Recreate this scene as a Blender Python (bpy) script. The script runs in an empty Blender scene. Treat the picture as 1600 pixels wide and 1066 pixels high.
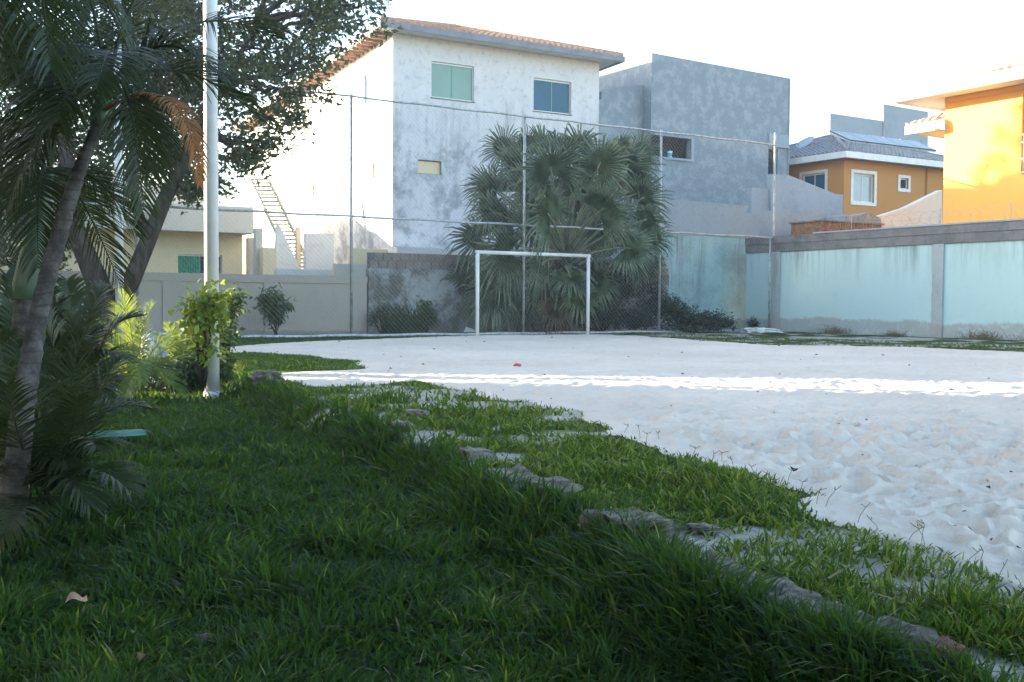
import bpy, math, random
import numpy as np
from mathutils import Vector, Matrix
random.seed(7); RNG = np.random.default_rng(11)
R = math.radians
SC = bpy.context.scene
COL = SC.collection

# ------------------------------------------------------------------ camera
CAM = Vector((0.0, 0.0, 1.0))
FPX = 1600.0
PITCH = math.atan(63/1600)
MROT = (Matrix.Rotation(math.pi/2 - PITCH, 4, 'X') @ Matrix.Rotation(0.0064, 4, 'Z')).to_3x3()
cd = bpy.data.cameras.new('camera'); cam = bpy.data.objects.new('camera', cd); COL.objects.link(cam)
cd.sensor_width = 36; cd.lens = 36*FPX/1600; cd.clip_start = 0.05; cd.clip_end = 2000
cam.matrix_world = Matrix.Translation(CAM) @ MROT.to_4x4()
SC.camera = cam

def ray(px, py):
    return MROT @ Vector(((px-800)/FPX, -(py-533)/FPX, -1.0))
def at(px, py, Y):                 # survey point seen at a pixel, Y metres ahead
    d = ray(px, py); return CAM + d*(Y/d.y)
def ground(px, py, z=0.15):
    d = ray(px, py); return CAM + d*((z-CAM.z)/d.z)

class Frame:                       # a vertical facade plane
    def __init__(s, px, Y, az):
        p = at(px, 470, Y); s.o = Vector((p.x, p.y, 0)); a = R(az)
        s.u = Vector((math.sin(a), math.cos(a), 0)); n = Vector((s.u.y, -s.u.x, 0))
        if n.dot(CAM - s.o) < 0: n = -n
        s.n = n
    def hit(s, px, py, d=0.0):
        r = ray(px, py); o = s.o + s.n*d
        t = (o-CAM).dot(s.n)/r.dot(s.n); p = CAM + r*t
        return (p-s.o).dot(s.u), p.z
    def S(s, px, py=470, d=0.0): return s.hit(px, py, d)[0]
    def P(s, a, z, d=0.0): return s.o + s.u*a + s.n*d + Vector((0, 0, z))

# ------------------------------------------------------------------ mesh helpers
LOC = {}
class MB:
    def __init__(s): s.v = []; s.f = []
    def add(s, vs, fs):
        b = len(s.v); s.v += [Vector(v) for v in vs]; s.f += [tuple(b+i for i in f) for f in fs]
    def quad(s, a, b, c, d): s.add([a, b, c, d], [(0, 1, 2, 3)])
    def hexa(s, p):                # 4 bottom, 4 top
        s.add(p, [(0, 3, 2, 1), (4, 5, 6, 7), (0, 1, 5, 4), (1, 2, 6, 5), (2, 3, 7, 6), (3, 0, 4, 7)])
    def box(s, fr, a0, a1, z0, z1, d0, d1):
        s.hexa([fr.P(a0, z0, d1), fr.P(a1, z0, d1), fr.P(a1, z0, d0), fr.P(a0, z0, d0),
                fr.P(a0, z1, d1), fr.P(a1, z1, d1), fr.P(a1, z1, d0), fr.P(a0, z1, d0)])
    def poly(s, fr, pts, d0, d1):  # prism of an outline (a,z) in a facade plane
        n = len(pts); vs = [fr.P(a, z, d0) for a, z in pts] + [fr.P(a, z, d1) for a, z in pts]
        s.add(vs, [tuple(range(n)), tuple(range(2*n-1, n-1, -1))] + [(i, (i+1) % n, n+(i+1) % n, n+i) for i in range(n)])
    def tube(s, pts, rad, n=8, cap=True):
        pts = [Vector(p) for p in pts]; m = len(pts)
        if not hasattr(rad, '__len__'): rad = [rad]*m
        ref = None; rings = []
        for i, p in enumerate(pts):
            t = (pts[min(i+1, m-1)] - pts[max(i-1, 0)]).normalized()
            if ref is None:
                ref = Vector((0, 0, 1)) if abs(t.z) < .9 else Vector((1, 0, 0))
            x = (ref - t*ref.dot(t)).normalized(); y = t.cross(x); ref = x
            rings.append([p + (x*math.cos(2*math.pi*k/n) + y*math.sin(2*math.pi*k/n))*rad[i] for k in range(n)])
        vs = [q for r_ in rings for q in r_]
        fs = [(i*n+k, i*n+(k+1) % n, (i+1)*n+(k+1) % n, (i+1)*n+k) for i in range(m-1) for k in range(n)]
        if cap: fs += [tuple(range(n-1, -1, -1)), tuple((m-1)*n+k for k in range(n))]
        s.add(vs, fs)
    def build(s, name, mat, parent=None, smooth=False):
        off = Vector(LOC[parent.name]) if parent else Vector((0, 0, 0))
        me = bpy.data.meshes.new(name); me.from_pydata([tuple(v-off) for v in s.v], [], s.f); me.update()
        if smooth: me.polygons.foreach_set('use_smooth', [True]*len(me.polygons))
        me.materials.append(mat); o = bpy.data.objects.new(name, me); COL.objects.link(o)
        if parent: o.parent = parent
        LOC[o.name] = tuple(off)
        return o

def mesh_np(name, V, groups, mat, parent=None, attr=None, smooth=False):
    me = bpy.data.meshes.new(name); V = np.asarray(V, dtype=np.float32)
    if parent is not None: V = V - np.array(LOC[parent.name], dtype=np.float32)
    me.vertices.add(len(V)); me.vertices.foreach_set('co', V.ravel())
    tot = sum(g.size for g in groups); npoly = sum(len(g) for g in groups)
    me.loops.add(tot); me.polygons.add(npoly)
    me.loops.foreach_set('vertex_index', np.concatenate([g.ravel() for g in groups]).astype(np.int32))
    ks = np.concatenate([np.full(len(g), g.shape[1]) for g in groups])
    me.polygons.foreach_set('loop_start', (np.cumsum(ks)-ks).astype(np.int32))
    me.polygons.foreach_set('loop_total', ks.astype(np.int32))
    if smooth: me.polygons.foreach_set('use_smooth', np.ones(npoly, dtype=bool))
    me.update(calc_edges=True)
    if attr is not None:
        a = me.attributes.new('var', 'FLOAT', 'POINT'); a.data.foreach_set('value', np.asarray(attr, dtype=np.float32))
    me.materials.append(mat); o = bpy.data.objects.new(name, me); COL.objects.link(o)
    if parent is not None: o.parent = parent
    return o

def thing(name, label, cat, loc=(0, 0, 0), group=None):
    o = bpy.data.objects.new(name, None); COL.objects.link(o); o.location = loc; LOC[o.name] = tuple(loc)
    o.empty_display_size = .2; o['label'] = label; o['category'] = cat
    if group: o['group'] = group
    return o
def tag(o, label=None, cat=None, group=None, kind=None):
    if label: o['label'] = label
    if cat: o['category'] = cat
    if group: o['group'] = group
    if kind: o['kind'] = kind
    return o

# ------------------------------------------------------------------ numpy noise
def _h(ix, iy, s):
    n = (ix.astype(np.int64)*374761393 + iy.astype(np.int64)*668265263 + s*974634777) & 0xffffffff
    n = ((n ^ (n >> 13))*1274126177) & 0xffffffff
    return ((n ^ (n >> 16)) & 0xffff)/65535.0
def vnoise(x, y, s=0):
    ix = np.floor(x); iy = np.floor(y); fx = x-ix; fy = y-iy
    fx = fx*fx*(3-2*fx); fy = fy*fy*(3-2*fy)
    a = _h(ix, iy, s); b = _h(ix+1, iy, s); c = _h(ix, iy+1, s); d = _h(ix+1, iy+1, s)
    return (a*(1-fx)+b*fx)*(1-fy)+(c*(1-fx)+d*fx)*fy
def fbm(x, y, s=0, o=4):
    r = 0; a = .5; t = 0
    for i in range(o):
        r = r + a*vnoise(x, y, s+i); t += a; x = x*2.03+17.1; y = y*2.03+9.7; a *= .5
    return r/t

# ------------------------------------------------------------------ materials
class NT:
    def __init__(s, name):
        s.m = bpy.data.materials.new(name); s.m.use_nodes = True; s.t = s.m.node_tree
        s.n = s.t.nodes; s.l = s.t.links; s.b = s.n['Principled BSDF']; s.out = s.n['Material Output']
        s.pos = s.n.new('ShaderNodeNewGeometry').outputs['Position']
    def link(s, a, b): s.l.new(a, b)
    def mapping(s, scale, loc=(0, 0, 0), src=None):
        n = s.n.new('ShaderNodeMapping'); n.inputs['Scale'].default_value = scale; n.inputs['Location'].default_value = loc
        s.link(src or s.pos, n.inputs['Vector']); return n.outputs[0]
    def noise(s, scale, detail=5, rough=.6, vec=None, dist=0):
        n = s.n.new('ShaderNodeTexNoise'); n.inputs['Scale'].default_value = scale; n.inputs['Detail'].default_value = detail
        n.inputs['Roughness'].default_value = rough; n.inputs['Distortion'].default_value = dist
        s.link(vec or s.pos, n.inputs['Vector']); return n.outputs['Fac']
    def ramp(s, fac, a, b, lo=0., hi=1.):
        n = s.n.new('ShaderNodeMapRange'); n.inputs['From Min'].default_value = a; n.inputs['From Max'].default_value = b
        n.inputs['To Min'].default_value = lo; n.inputs['To Max'].default_value = hi; n.interpolation_type = 'SMOOTHSTEP'
        s.link(fac, n.inputs['Value']); return n.outputs[0]
    def math(s, op, a, b=None):
        n = s.n.new('ShaderNodeMath'); n.operation = op
        for i, v in enumerate((a, b)):
            if v is None: continue
            if isinstance(v, (int, float)): n.inputs[i].default_value = v
            else: s.link(v, n.inputs[i])
        return n.outputs[0]
    def mix(s, fac, a, b):
        n = s.n.new('ShaderNodeMix'); n.data_type = 'RGBA'
        for i, v in ((0, fac), (6, a), (7, b)):
            if isinstance(v, (tuple, list)): n.inputs[i].default_value = (*v[:3], 1)
            elif isinstance(v, (int, float)): n.inputs[i].default_value = v
            else: s.link(v, n.inputs[i])
        return n.outputs[2]
    def z(s):
        n = s.n.new('ShaderNodeSeparateXYZ'); s.link(s.pos, n.inputs[0]); return n.outputs[2]
    def xy(s):
        n = s.n.new('ShaderNodeSeparateXYZ'); s.link(s.pos, n.inputs[0]); return n.outputs[0], n.outputs[1]
    def bump(s, h, strength=.3, dist=.01):
        n = s.n.new('ShaderNodeBump'); n.inputs['Strength'].default_value = strength; n.inputs['Distance'].default_value = dist
        s.link(h, n.inputs['Height']); s.link(n.outputs[0], s.b.inputs['Normal']); return n
    def color(s, c):
        if isinstance(c, (tuple, list)): s.b.inputs['Base Color'].default_value = (*c[:3], 1)
        else: s.link(c, s.b.inputs['Base Color'])
    def rough(s, r, spec=None):
        s.b.inputs['Roughness'].default_value = r
        if spec is not None: s.b.inputs['Specular IOR Level'].default_value = spec

def m_plain(name, c, rough=.6, var=.12, scale=6, metal=0, bump=.15):
    t = NT(name); n = t.noise(scale); c2 = tuple(x*(1-var*2) for x in c)
    t.color(t.mix(t.ramp(n, .35, .7), c, c2)); t.rough(rough); t.b.inputs['Metallic'].default_value = metal
    if bump: t.bump(t.noise(scale*12, 3), bump, .004)
    return t.m

def m_wall(name, base, dirt, amt=.5, scale=.7, lo=.45, hi=.75, streak=None, low=None, gate=None, bump=.3, fine=.12, seed=0.0):
    """plaster: blotches; streak=(z_top, length, strength, colour) of run-off stains; low=(z, height, colour) splash zone"""
    t = NT(name); mp = t.mapping((1, 1, 1), (seed*13.1, seed*7.7, seed))
    n = t.noise(scale, 9, .74, mp, .12); f = t.math('MULTIPLY', t.ramp(n, lo, hi), amt)
    if gate: f = t.math('MULTIPLY', f, t.ramp(t.math('ADD', t.z(), t.math('MULTIPLY', t.noise(.9, 4), 1.6)), gate-.3, gate+.7, 1, .12))
    c = t.mix(f, base, dirt)
    n2 = t.noise(scale*6, 6, .7, mp); c = t.mix(t.math('MULTIPLY', t.ramp(n2, .5, .72), fine*2), c, tuple(x*.55 for x in dirt))
    if streak:
        zt, ln, st, col = streak
        s1 = t.noise(1.0, 6, .75, t.mapping((2.4, 2.4, .18), (seed, 3, 1)), .2); g = t.math('MULTIPLY', t.ramp(t.z(), zt-ln, zt, 0, 1), t.ramp(t.noise(.45, 3, .6, t.mapping((1, 1, .1), (seed*3, 1, 2))), .38, .62, .1, 1.3))
        if gate: g = t.math('MULTIPLY', g, t.ramp(t.z(), gate-.2, gate+1.2, 1, .08))
        c = t.mix(t.math('MULTIPLY', t.math('MULTIPLY', t.ramp(s1, .44, .66), g), st), c, col)
        s2 = t.noise(1.0, 3, .6, t.mapping((9, 9, .5), (5, seed, 1)))
        c = t.mix(t.math('MULTIPLY', t.math('MULTIPLY', t.ramp(s2, .5, .7), g), st*.6), c, col)
    if low:
        zl, hh, col = low
        w = t.math('ADD', t.z(), t.math('MULTIPLY', t.math('ADD', t.noise(.55, 3, .6), t.noise(2.6, 7, .8)), -hh*1.3))
        c = t.mix(t.math('MULTIPLY', t.ramp(w, zl-hh*1.15, zl-hh*.85, .8, 0), t.ramp(t.noise(5, 5, .8), .3, .5, .35, 1)), c, col)
    t.color(c); t.rough(.85, .2); t.bump(t.noise(scale*30, 6, .7), bump, .012)
    return t.m

def m_leaf(name, c1, c2, trans=.35, rough=.45, tcol=None, attr=False, nscale=3.0, spec=.4, mid=False, c0=None):
    t = NT(name)
    if attr:
        a = t.n.new('ShaderNodeAttribute'); a.attribute_name = 'var'; f = a.outputs['Fac']
        if mid: c1 = t.mix(t.ramp(f, 0, .45), c0, c1)
    else: f = t.ramp(t.noise(nscale, 3), .35, .65)
    c = t.mix(t.ramp(f, .5, 1) if mid else f, c1, c2); t.color(c); t.rough(rough, spec)
    tr = t.n.new('ShaderNodeBsdfTranslucent')
    if tcol: t.link(t.mix(f, tcol, tuple(x*.7 for x in tcol)), tr.inputs[0])
    else: t.link(c, tr.inputs[0])
    mx = t.n.new('ShaderNodeMixShader'); mx.inputs[0].default_value = trans
    t.link(t.b.outputs[0], mx.inputs[1]); t.link(tr.outputs[0], mx.inputs[2]); t.link(mx.outputs[0], t.out.inputs[0])
    return t.m

def m_glass(name, c, rough=.06, spec=.6):
    t = NT(name); n = t.noise(1.2, 2); t.color(t.mix(n, c, tuple(x*.7 for x in c))); t.rough(rough, spec)
    return t.m

M = {}
M['white_paint'] = m_plain('white_paint', (.78, .78, .77), .45, .06, 5)
M['pole_paint'] = m_plain('pole_paint', (.74, .75, .76), .4, .08, 3)
M['galv'] = m_plain('galvanised_steel', (.50, .52, .53), .45, .2, 9, .4)
M['wire'] = m_plain('fence_wire', (.42, .44, .46), .5, .1, 9, .2, 0)
M['rust_wire'] = m_plain('razor_wire', (.45, .44, .43), .5, .2, 9, .2, 0)
M['white_house'] = m_wall('weathered_white_plaster', (.69, .70, .72), (.29, .31, .34), .9, .95, .43, .62, gate=7.0, fine=.18, seed=1, streak=(7.0, 6.5, .5, (.30, .32, .34)))
M['white_clean'] = m_wall('white_plaster', (.74, .73, .70), (.52, .50, .46), .25, .5, seed=2)
M['concrete'] = m_wall('raw_concrete_render', (.225, .28, .33), (.35, .405, .45), .75, 2.4, .45, .62, fine=.22, bump=.6, streak=(9.6, 3.2, .35, (.17, .21, .26)), seed=3)
M['concrete_light'] = m_wall('light_cement_render', (.34, .405, .465), (.23, .285, .345), .6, 1.1, .42, .7, seed=4)
M['concrete_far'] = m_wall('far_cement', (.29, .34, .40), (.22, .26, .31), .6, .35, .4, .7, seed=5)
M['beige_wall'] = m_wall('beige_grey_paint', (.45, .41, .36), (.34, .30, .26), .4, .8, seed=6, fine=.05, low=(.2, .12, (.3, .27, .24)))
M['cream'] = m_wall('cream_paint', (.80, .67, .44), (.68, .55, .36), .3, .8, seed=7, fine=.03)
M['off_white'] = m_wall('off_white_paint', (.62, .58, .50), (.50, .46, .39), .4, .8, seed=8, fine=.05)
M['orange'] = m_wall('orange_ochre_paint', (.56, .27, .085), (.48, .22, .07), .3, .6, seed=9, fine=.03)
M['yellow'] = m_wall('yellow_paint', (.86, .46, .12), (.80, .41, .10), .3, .5, seed=10, fine=.02)
M['turq'] = m_wall('faded_turquoise_paint', (.50, .68, .68), (.40, .60, .61), .5, .45, seed=11, fine=.05,
                   streak=(2.62, 1.3, .6, (.17, .22, .23)), low=(.42, .30, (.36, .37, .35)))
M['turq_old'] = m_wall('stained_turquoise_paint', (.38, .58, .60), (.26, .36, .38), .8, 1.0, .42, .66, seed=12, fine=.1,
                       streak=(3.0, 2.6, .9, (.12, .16, .17)), low=(.3, .4, (.20, .26, .24)))
M['cap'] = m_wall('weathered_grey_coping', (.22, .215, .22), (.11, .115, .125), .8, 1.4, .40, .66, seed=13, fine=.2)
M['old_wall'] = m_wall('mossy_block_wall', (.40, .42, .43), (.12, .12, .10), .9, .9, .44, .60, seed=14, fine=.25,
                       streak=(1.9, 1.3, .95, (.10, .10, .08)), bump=.8)
M['block'] = m_wall('clay_block', (.30, .26, .23), (.17, .15, .13), .6, 4, .4, .65, seed=15, bump=.8)
M['brick_red'] = m_wall('red_brick', (.24, .12, .085), (.15, .12, .10), .8, 5, .4, .6, seed=16, bump=.8)
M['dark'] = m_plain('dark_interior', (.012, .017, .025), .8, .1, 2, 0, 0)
M['teal_glass'] = m_glass('pale_green_glass', (.20, .36, .31), .12, .5)
M['blue_glass'] = m_glass('dark_blue_glass', (.03, .13, .23), .1, .22)
M['sky_glass'] = m_glass('pale_blue_glass', (.33, .42, .52), .08, .6)
M['alu'] = m_plain('aluminium_frame', (.55, .58, .58), .35, .05, 5, .3, 0)
M['green_glass_edge'] = m_plain('green_glass_edge', (.10, .33, .28), .3, .05, 5, 0, 0)
M['gutter'] = m_plain('blue_grey_gutter', (.20, .22, .28), .5, .15, 3)
M['stair'] = m_plain('faded_yellow_steel', (.50, .46, .34), .6, .2, 6)
M['curtain'] = m_plain('green_curtain', (.05, .36, .24), .8, .2, 12)
M['wood'] = m_plain('weathered_wood', (.30, .15, .08), .8, .3, 8)
t = NT('clay_tiles'); t.color(t.mix(t.ramp(t.noise(7, 4), .3, .7), (.56, .36, .25), (.36, .20, .13))); t.rough(.8, .2); M['tile'] = t.m
t = NT('grey_tiles'); t.color(t.mix(t.ramp(t.noise(7, 4), .3, .7), (.33, .33, .34), (.19, .20, .22))); t.rough(.7, .3); M['tile_grey'] = t.m
t = NT('cream_tiles'); t.color(t.mix(t.ramp(t.noise(7, 4), .3, .7), (.62, .52, .42), (.45, .36, .28))); t.rough(.8, .2); M['tile_cream'] = t.m
M['solar'] = m_glass('solar_cells', (.02, .03, .05), .15, .6)

# sand
t = NT('white_sand'); n1 = t.noise(.35, 5, .6); n2 = t.noise(60, 4, .7); n3 = t.noise(2.2, 6, .7)
c = t.mix(t.ramp(n1, .35, .65), (.69, .61, .52), (.60, .53, .45)); c = t.mix(t.math('MULTIPLY', t.ramp(n2, .55, .75), .3), c, (.42, .40, .38))
c = t.mix(t.math('MULTIPLY', t.ramp(n3, .5, .72), .45), c, (.47, .43, .38)); n4 = t.noise(9, 5, .75); c = t.mix(t.math('MULTIPLY', t.ramp(n4, .52, .7), .3), c, (.44, .41, .37)); t.color(c); t.rough(.95, .1)
t.bump(t.math('ADD', t.noise(13, 6, .7), t.math('MULTIPLY', t.noise(140, 3), .25)), .8, .018); M['sand'] = t.m
# soil under the grass
t = NT('lawn_soil'); n1 = t.noise(1.4, 6, .65); n2 = t.noise(14, 5, .7)
c = t.mix(t.ramp(n1, .3, .7), (.030, .052, .016), (.045, .075, .020)); c = t.mix(t.math('MULTIPLY', t.ramp(n2, .5, .8), .5), c, (.07, .055, .035))
t.color(c); t.rough(.95, .1); t.bump(t.noise(30, 5, .7), .8, .03); a = t.n.new('ShaderNodeAttribute'); a.attribute_name = 'var'; c = t.mix(t.math('MULTIPLY', a.outputs['Fac'], t.ramp(n2, .3, .55, .5, 1)), c, (.50, .47, .42)); t.color(c); M['soil'] = t.m
t = NT('earth'); c = t.mix(t.ramp(t.noise(.6, 6), .3, .7), (.10, .12, .05), (.17, .14, .10)); t.color(c); t.rough(.95, .1); M['earth'] = t.m

M['grass'] = m_leaf('grass_blades', (.040, .104, .011), (.24, .28, .034), .32, .5, (.12, .23, .02), attr=True, spec=.22, mid=True, c0=(.009, .036, .009))
M['grass_dry'] = m_leaf('dry_grass', (.20, .17, .09), (.13, .12, .07), .2, .7, attr=True)
M['tree_leaf'] = m_leaf('broad_tree_leaves', (.042, .068, .032), (.085, .115, .050), .38, .45, (.17, .21, .08), attr=True)
M['shade_leaf'] = m_leaf('shade_tree_leaves', (.020, .045, .016), (.035, .07, .02), .15, .5, attr=True)
M['shrub_leaf'] = m_leaf('shrub_leaves', (.045, .085, .028), (.09, .14, .045), .3, .45, (.16, .24, .05), attr=True)
M['bright_leaf'] = m_leaf('bright_leaves', (.14, .24, .035), (.24, .32, .06), .45, .45, (.38, .45, .07), attr=True)
M['dark_shrub'] = m_leaf('dark_shrub_leaves', (.022, .05, .028), (.045, .08, .04), .2, .5, attr=True)
M['palm_leaf'] = m_leaf('palm_leaflets', (.028, .046, .016), (.050, .068, .022), .28, .45, (.09, .12, .03), nscale=1.2, spec=.4)
M['palm_young'] = m_leaf('young_palm_leaflets', (.085, .15, .03), (.15, .21, .04), .32, .4, (.36, .44, .05), nscale=3)
M['palm_dead'] = m_leaf('dried_palm_leaflets', (.42, .17, .045), (.30, .13, .05), .4, .6, (.60, .26, .06), nscale=6)
M['fan_leaf'] = m_leaf('fan_palm_blades', (.042, .078, .040), (.16, .215, .12), .18, .4, (.12, .17, .08), nscale=4, spec=.5)
M['fan_dead'] = m_leaf('dried_fan_blades', (.16, .12, .075), (.09, .07, .045), .15, .7, nscale=4)
M['petiole'] = m_plain('palm_petiole', (.20, .24, .14), .5, .2, 8)
M['shaft'] = m_plain('green_crownshaft', (.13, .20, .14), .45, .2, 6)
t = NT('ringed_palm_trunk'); w = t.n.new('ShaderNodeTexWave'); w.bands_direction = 'Z'; w.inputs['Scale'].default_value = 6.5; w.inputs['Distortion'].default_value = 3.2
w.inputs['Detail'].default_value = 3; t.link(t.pos, w.inputs[0]); n = t.noise(9, 6, .7)
c = t.mix(t.ramp(n, .35, .7), (.055, .045, .042), (.17, .15, .14)); c = t.mix(t.math('MULTIPLY', t.ramp(w.outputs['Fac'], .0, .2, .8, 0), t.ramp(t.noise(5, 4), .35, .6)), c, (.05, .04, .035))
t.color(c); t.rough(.85, .2); t.bump(n, .6, .01); M['palm_trunk'] = t.m
t = NT('rough_bark'); n = t.noise(1, 6, .7, t.mapping((9, 9, 1.8))); c = t.mix(t.ramp(n, .35, .7), (.030, .024, .021), (.10, .085, .075)); t.color(c); t.rough(.9, .1); t.bump(n, 1, .05); M['bark'] = t.m
M['old_trunk'] = m_wall('fibrous_palm_base', (.13, .12, .10), (.05, .05, .045), .9, 5, .4, .6, seed=19, bump=1)
M['stone'] = m_wall('pale_kerb_stone', (.34, .315, .275), (.09, .085, .055), .9, 12, .40, .60, seed=20, bump=1, fine=.3)
M['teal_board'] = m_plain('teal_board', (.13, .33, .28), .7, .25, 9)
M['dry_leaf'] = m_plain('dry_leaf', (.50, .27, .17), .7, .2, 20)
M['red'] = m_plain('red_plastic', (.55, .02, .04), .4, .1, 5)
M['blue_white'] = m_plain('white_bucket', (.6, .72, .75), .4, .05, 5)
M['cyan'] = m_plain('cyan_label', (.02, .40, .50), .4, .05, 5)
# ------------------------------------------------------------------ terrain
SAND_PX = [(1640, 946), (1600, 925), (1520, 889), (1430, 850), (1310, 808), (1260, 780), (1200, 748), (1110, 720), (1020, 690),
           (935, 662), (905, 640), (870, 634), (790, 624), (730, 612), (700, 600), (650, 592), (580, 602), (500, 604), (440, 592), (400, 586)]
sand = [ground(x, y) for x, y in SAND_PX]
sand = [(p.x, p.y) for p in sand]
sand = [(9.0, -3.0), (2.2, 1.5)] + sand
sand += [(-3.0, 12.2), (-3.7, 14.0)]
SAND_PATCH = [ground(x, y) for x, y in [(375, 590), (470, 582), (570, 576), (560, 566), (480, 556), (390, 552), (340, 556)]]   # grass islet in the sand
SAND_PATCH = [(p.x, p.y) for p in SAND_PATCH]
far_edge = [ground(x, y, .15) for x, y in [(350, 543), (450, 536), (600, 530), (760, 524), (920, 523), (1000, 525), (1060, 530), (1200, 540), (1330, 541), (1430, 544), (1600, 551), (1800, 560)]]
sand += [(p.x, p.y) for p in far_edge] + [(17.5, 6.0), (13.0, -3.0)]
SANDP = np.array(sand)
kerb_px = [(1560, 1066), (1480, 1040), (1400, 1018), (1250, 968), (1150, 928), (1060, 876), (1000, 842), (950, 820), (860, 775), (790, 755), (740, 728),
           (680, 694), (590, 660), (480, 622), (420, 600), (375, 590)]
kerb = [(4.2, -3.0), (2.1, .8)] + [(p.x, p.y) for p in (ground(x, y) for x, y in kerb_px)] + [(-4.4, 12.0), (-7, 13.2), (-16, 15.5)]
KERBP = np.array(kerb)

def pip(x, y, P):
    ins = np.zeros(x.shape, bool); j = len(P)-1
    for i in range(len(P)):
        xi, yi = P[i]; xj, yj = P[j]
        c = ((yi > y) != (yj > y)) & (x < (xj-xi)*(y-yi)/(yj-yi+1e-12)+xi); ins ^= c; j = i
    return ins
def dseg(x, y, P, closed):
    d = np.full(x.shape, 1e9); n = len(P)
    for i in range(n if closed else n-1):
        a = P[i]; b = P[(i+1) % n]; v = b-a; L = v.dot(v)+1e-12
        t = np.clip(((x-a[0])*v[0]+(y-a[1])*v[1])/L, 0, 1)
        d = np.minimum(d, np.hypot(x-a[0]-t*v[0], y-a[1]-t*v[1]))
    return d
def sand_d(x, y):                  # >0 inside the sand
    w = (fbm(x*2.2, y*2.2, 5, 3)-.5)*.35
    d = dseg(x, y, SANDP, True)*np.where(pip(x, y, SANDP), 1, -1)
    P = np.array(SAND_PATCH); d2 = dseg(x, y, P, True)*np.where(pip(x, y, P), -1, 1)
    return np.minimum(d, d2)+w
KPOLY = np.vstack([KERBP, [[-16, -6], [4.2, -6]]])
def kerb_d(x, y):                  # >0 on the low lawn
    return dseg(x, y, KERBP, False)*np.where(pip(x, y, KPOLY), 1, -1)
def sm(t): t = np.clip(t, 0, 1); return t*t*(3-2*t)
def base_z(x, y):
    k = kerb_d(x, y) + (vnoise(x*2, y*2, 9)-.5)*.12
    return .15 - .20*sm((k+.02)/.38) + .03*(fbm(x*.9, y*.9, 2, 3)-.5) + .035*(fbm(x*.3, y*.3, 3, 2)-.5)*sm(y/6)
def lawn_z(x, y):
    s = sand_d(x, y)
    return base_z(x, y) - .075*sm((s+.05)/.3) + .012*(fbm(x*5, y*5, 4, 3)-.5)

# big ground sheet
def bare_f(x, y):                  # 1 where pale sand shows through the upper grass
    kd = kerb_d(x, y); b = sm((.47-fbm(x*1.7, y*1.7, 33, 3))/.06)*sm((.05-kd)/.1)*.8*sm((x+3.0)/.8)
    b = np.maximum(b, sm((.11+.10*vnoise(x*3, y*3, 8)-np.abs(kd+.06))/.06)*sm((7.2-y)/1.0)*sm((fbm(x*1.9, y*1.9, 77, 2)-.40)/.08))
    for px, py, rx, ry in BARE: b = np.maximum(b, sm(1.35-np.hypot((x-px)/rx, (y-py)/ry)-.5*vnoise(x*9, y*9, 12)))
    return b
BARE = [(*ground(q[0], q[1]).xy, q[2], q[3]) for q in [(765, 720, .16, .13), (850, 768, .22, .12), (870, 655, .18, .3), (1260, 905, .13, .07), (1400, 905, .25, .06), (1000, 815, .10, .06), (1180, 905, .10, .05), (530, 640, .3, .25), (640, 650, .12, .1)]]
g = MB(); g.quad((-400, -200, -.12), (400, -200, -.12), (400, 700, -.12), (-400, 700, -.12)); tag(g.build('ground', M['earth']), kind='structure')

def grid(nx, ny): 
    i = np.arange(nx*ny).reshape(ny, nx)
    return np.stack([i[:-1, :-1], i[:-1, 1:], i[1:, 1:], i[1:, :-1]], -1).reshape(-1, 4)
xs = np.linspace(-20, 20, 440); ys = np.concatenate([np.arange(-5, 14, .06), np.linspace(14, 36, 130)])
X, Y = np.meshgrid(xs, ys); Z = lawn_z(X, Y); Z = Z + bare_f(X, Y)*.03*(fbm(X*14, Y*14, 15, 3)-.5)
tag(mesh_np('lawn', np.stack([X, Y, Z], -1).reshape(-1, 3), [grid(len(xs), len(ys))], M['soil'], smooth=True, attr=bare_f(X, Y).ravel()), kind='structure')

# sand with footprints
ys = [1.6]
while ys[-1] < 31: ys.append(ys[-1]+.0046*(ys[-1]+1.0))
ys = np.array(ys); tt = np.linspace(-.62, .95, 800)
Y = np.repeat(ys[:, None], len(tt), 1); X = tt[None, :]*(Y+1.2)
def dents(x, y, cell, seed, dens, rad, dep):
    out = np.zeros(x.shape); ix = np.floor(x/cell); iy = np.floor(y/cell)
    for dx in (-1, 0, 1):
        for dy in (-1, 0, 1):
            cx = ix+dx; cy = iy+dy
            u = _h(cx, cy, seed); v = _h(cx, cy, seed+1); w = _h(cx, cy, seed+2); q = _h(cx, cy, seed+3)
            px = (cx+u)*cell; py = (cy+v)*cell; a = w*math.pi
            ex = (x-px)*np.cos(a)+(y-py)*np.sin(a); ey = -(x-px)*np.sin(a)+(y-py)*np.cos(a)
            r = np.sqrt((ex/1.7)**2+ey**2)/(rad*(.6+.8*q))
            k = np.where(q < dens, 1.0, 0)
            out += k*dep*(-np.exp(-(r*1.25)**4)*1.0 + .55*np.exp(-((r-1.25)/.35)**2))
    return out
wx = X+.10*(fbm(X*3, Y*3, 31, 3)-.5); wy = Y+.10*(fbm(X*3+9, Y*3, 37, 3)-.5)
Zs = dents(wx, wy, .26, 50, .85, .080, .026) + dents(wx, wy, .15, 60, .75, .045, .017) + dents(X, Y, .095, 64, .6, .028, .009) + dents(wx, wy, .55, 70, .5, .15, .018)
Zs += .035*(fbm(X*1.1, Y*1.1, 80, 4)-.5) + .034*(fbm(X*6, Y*6, 90, 4)-.5)
sd = sand_d(X, Y)
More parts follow.
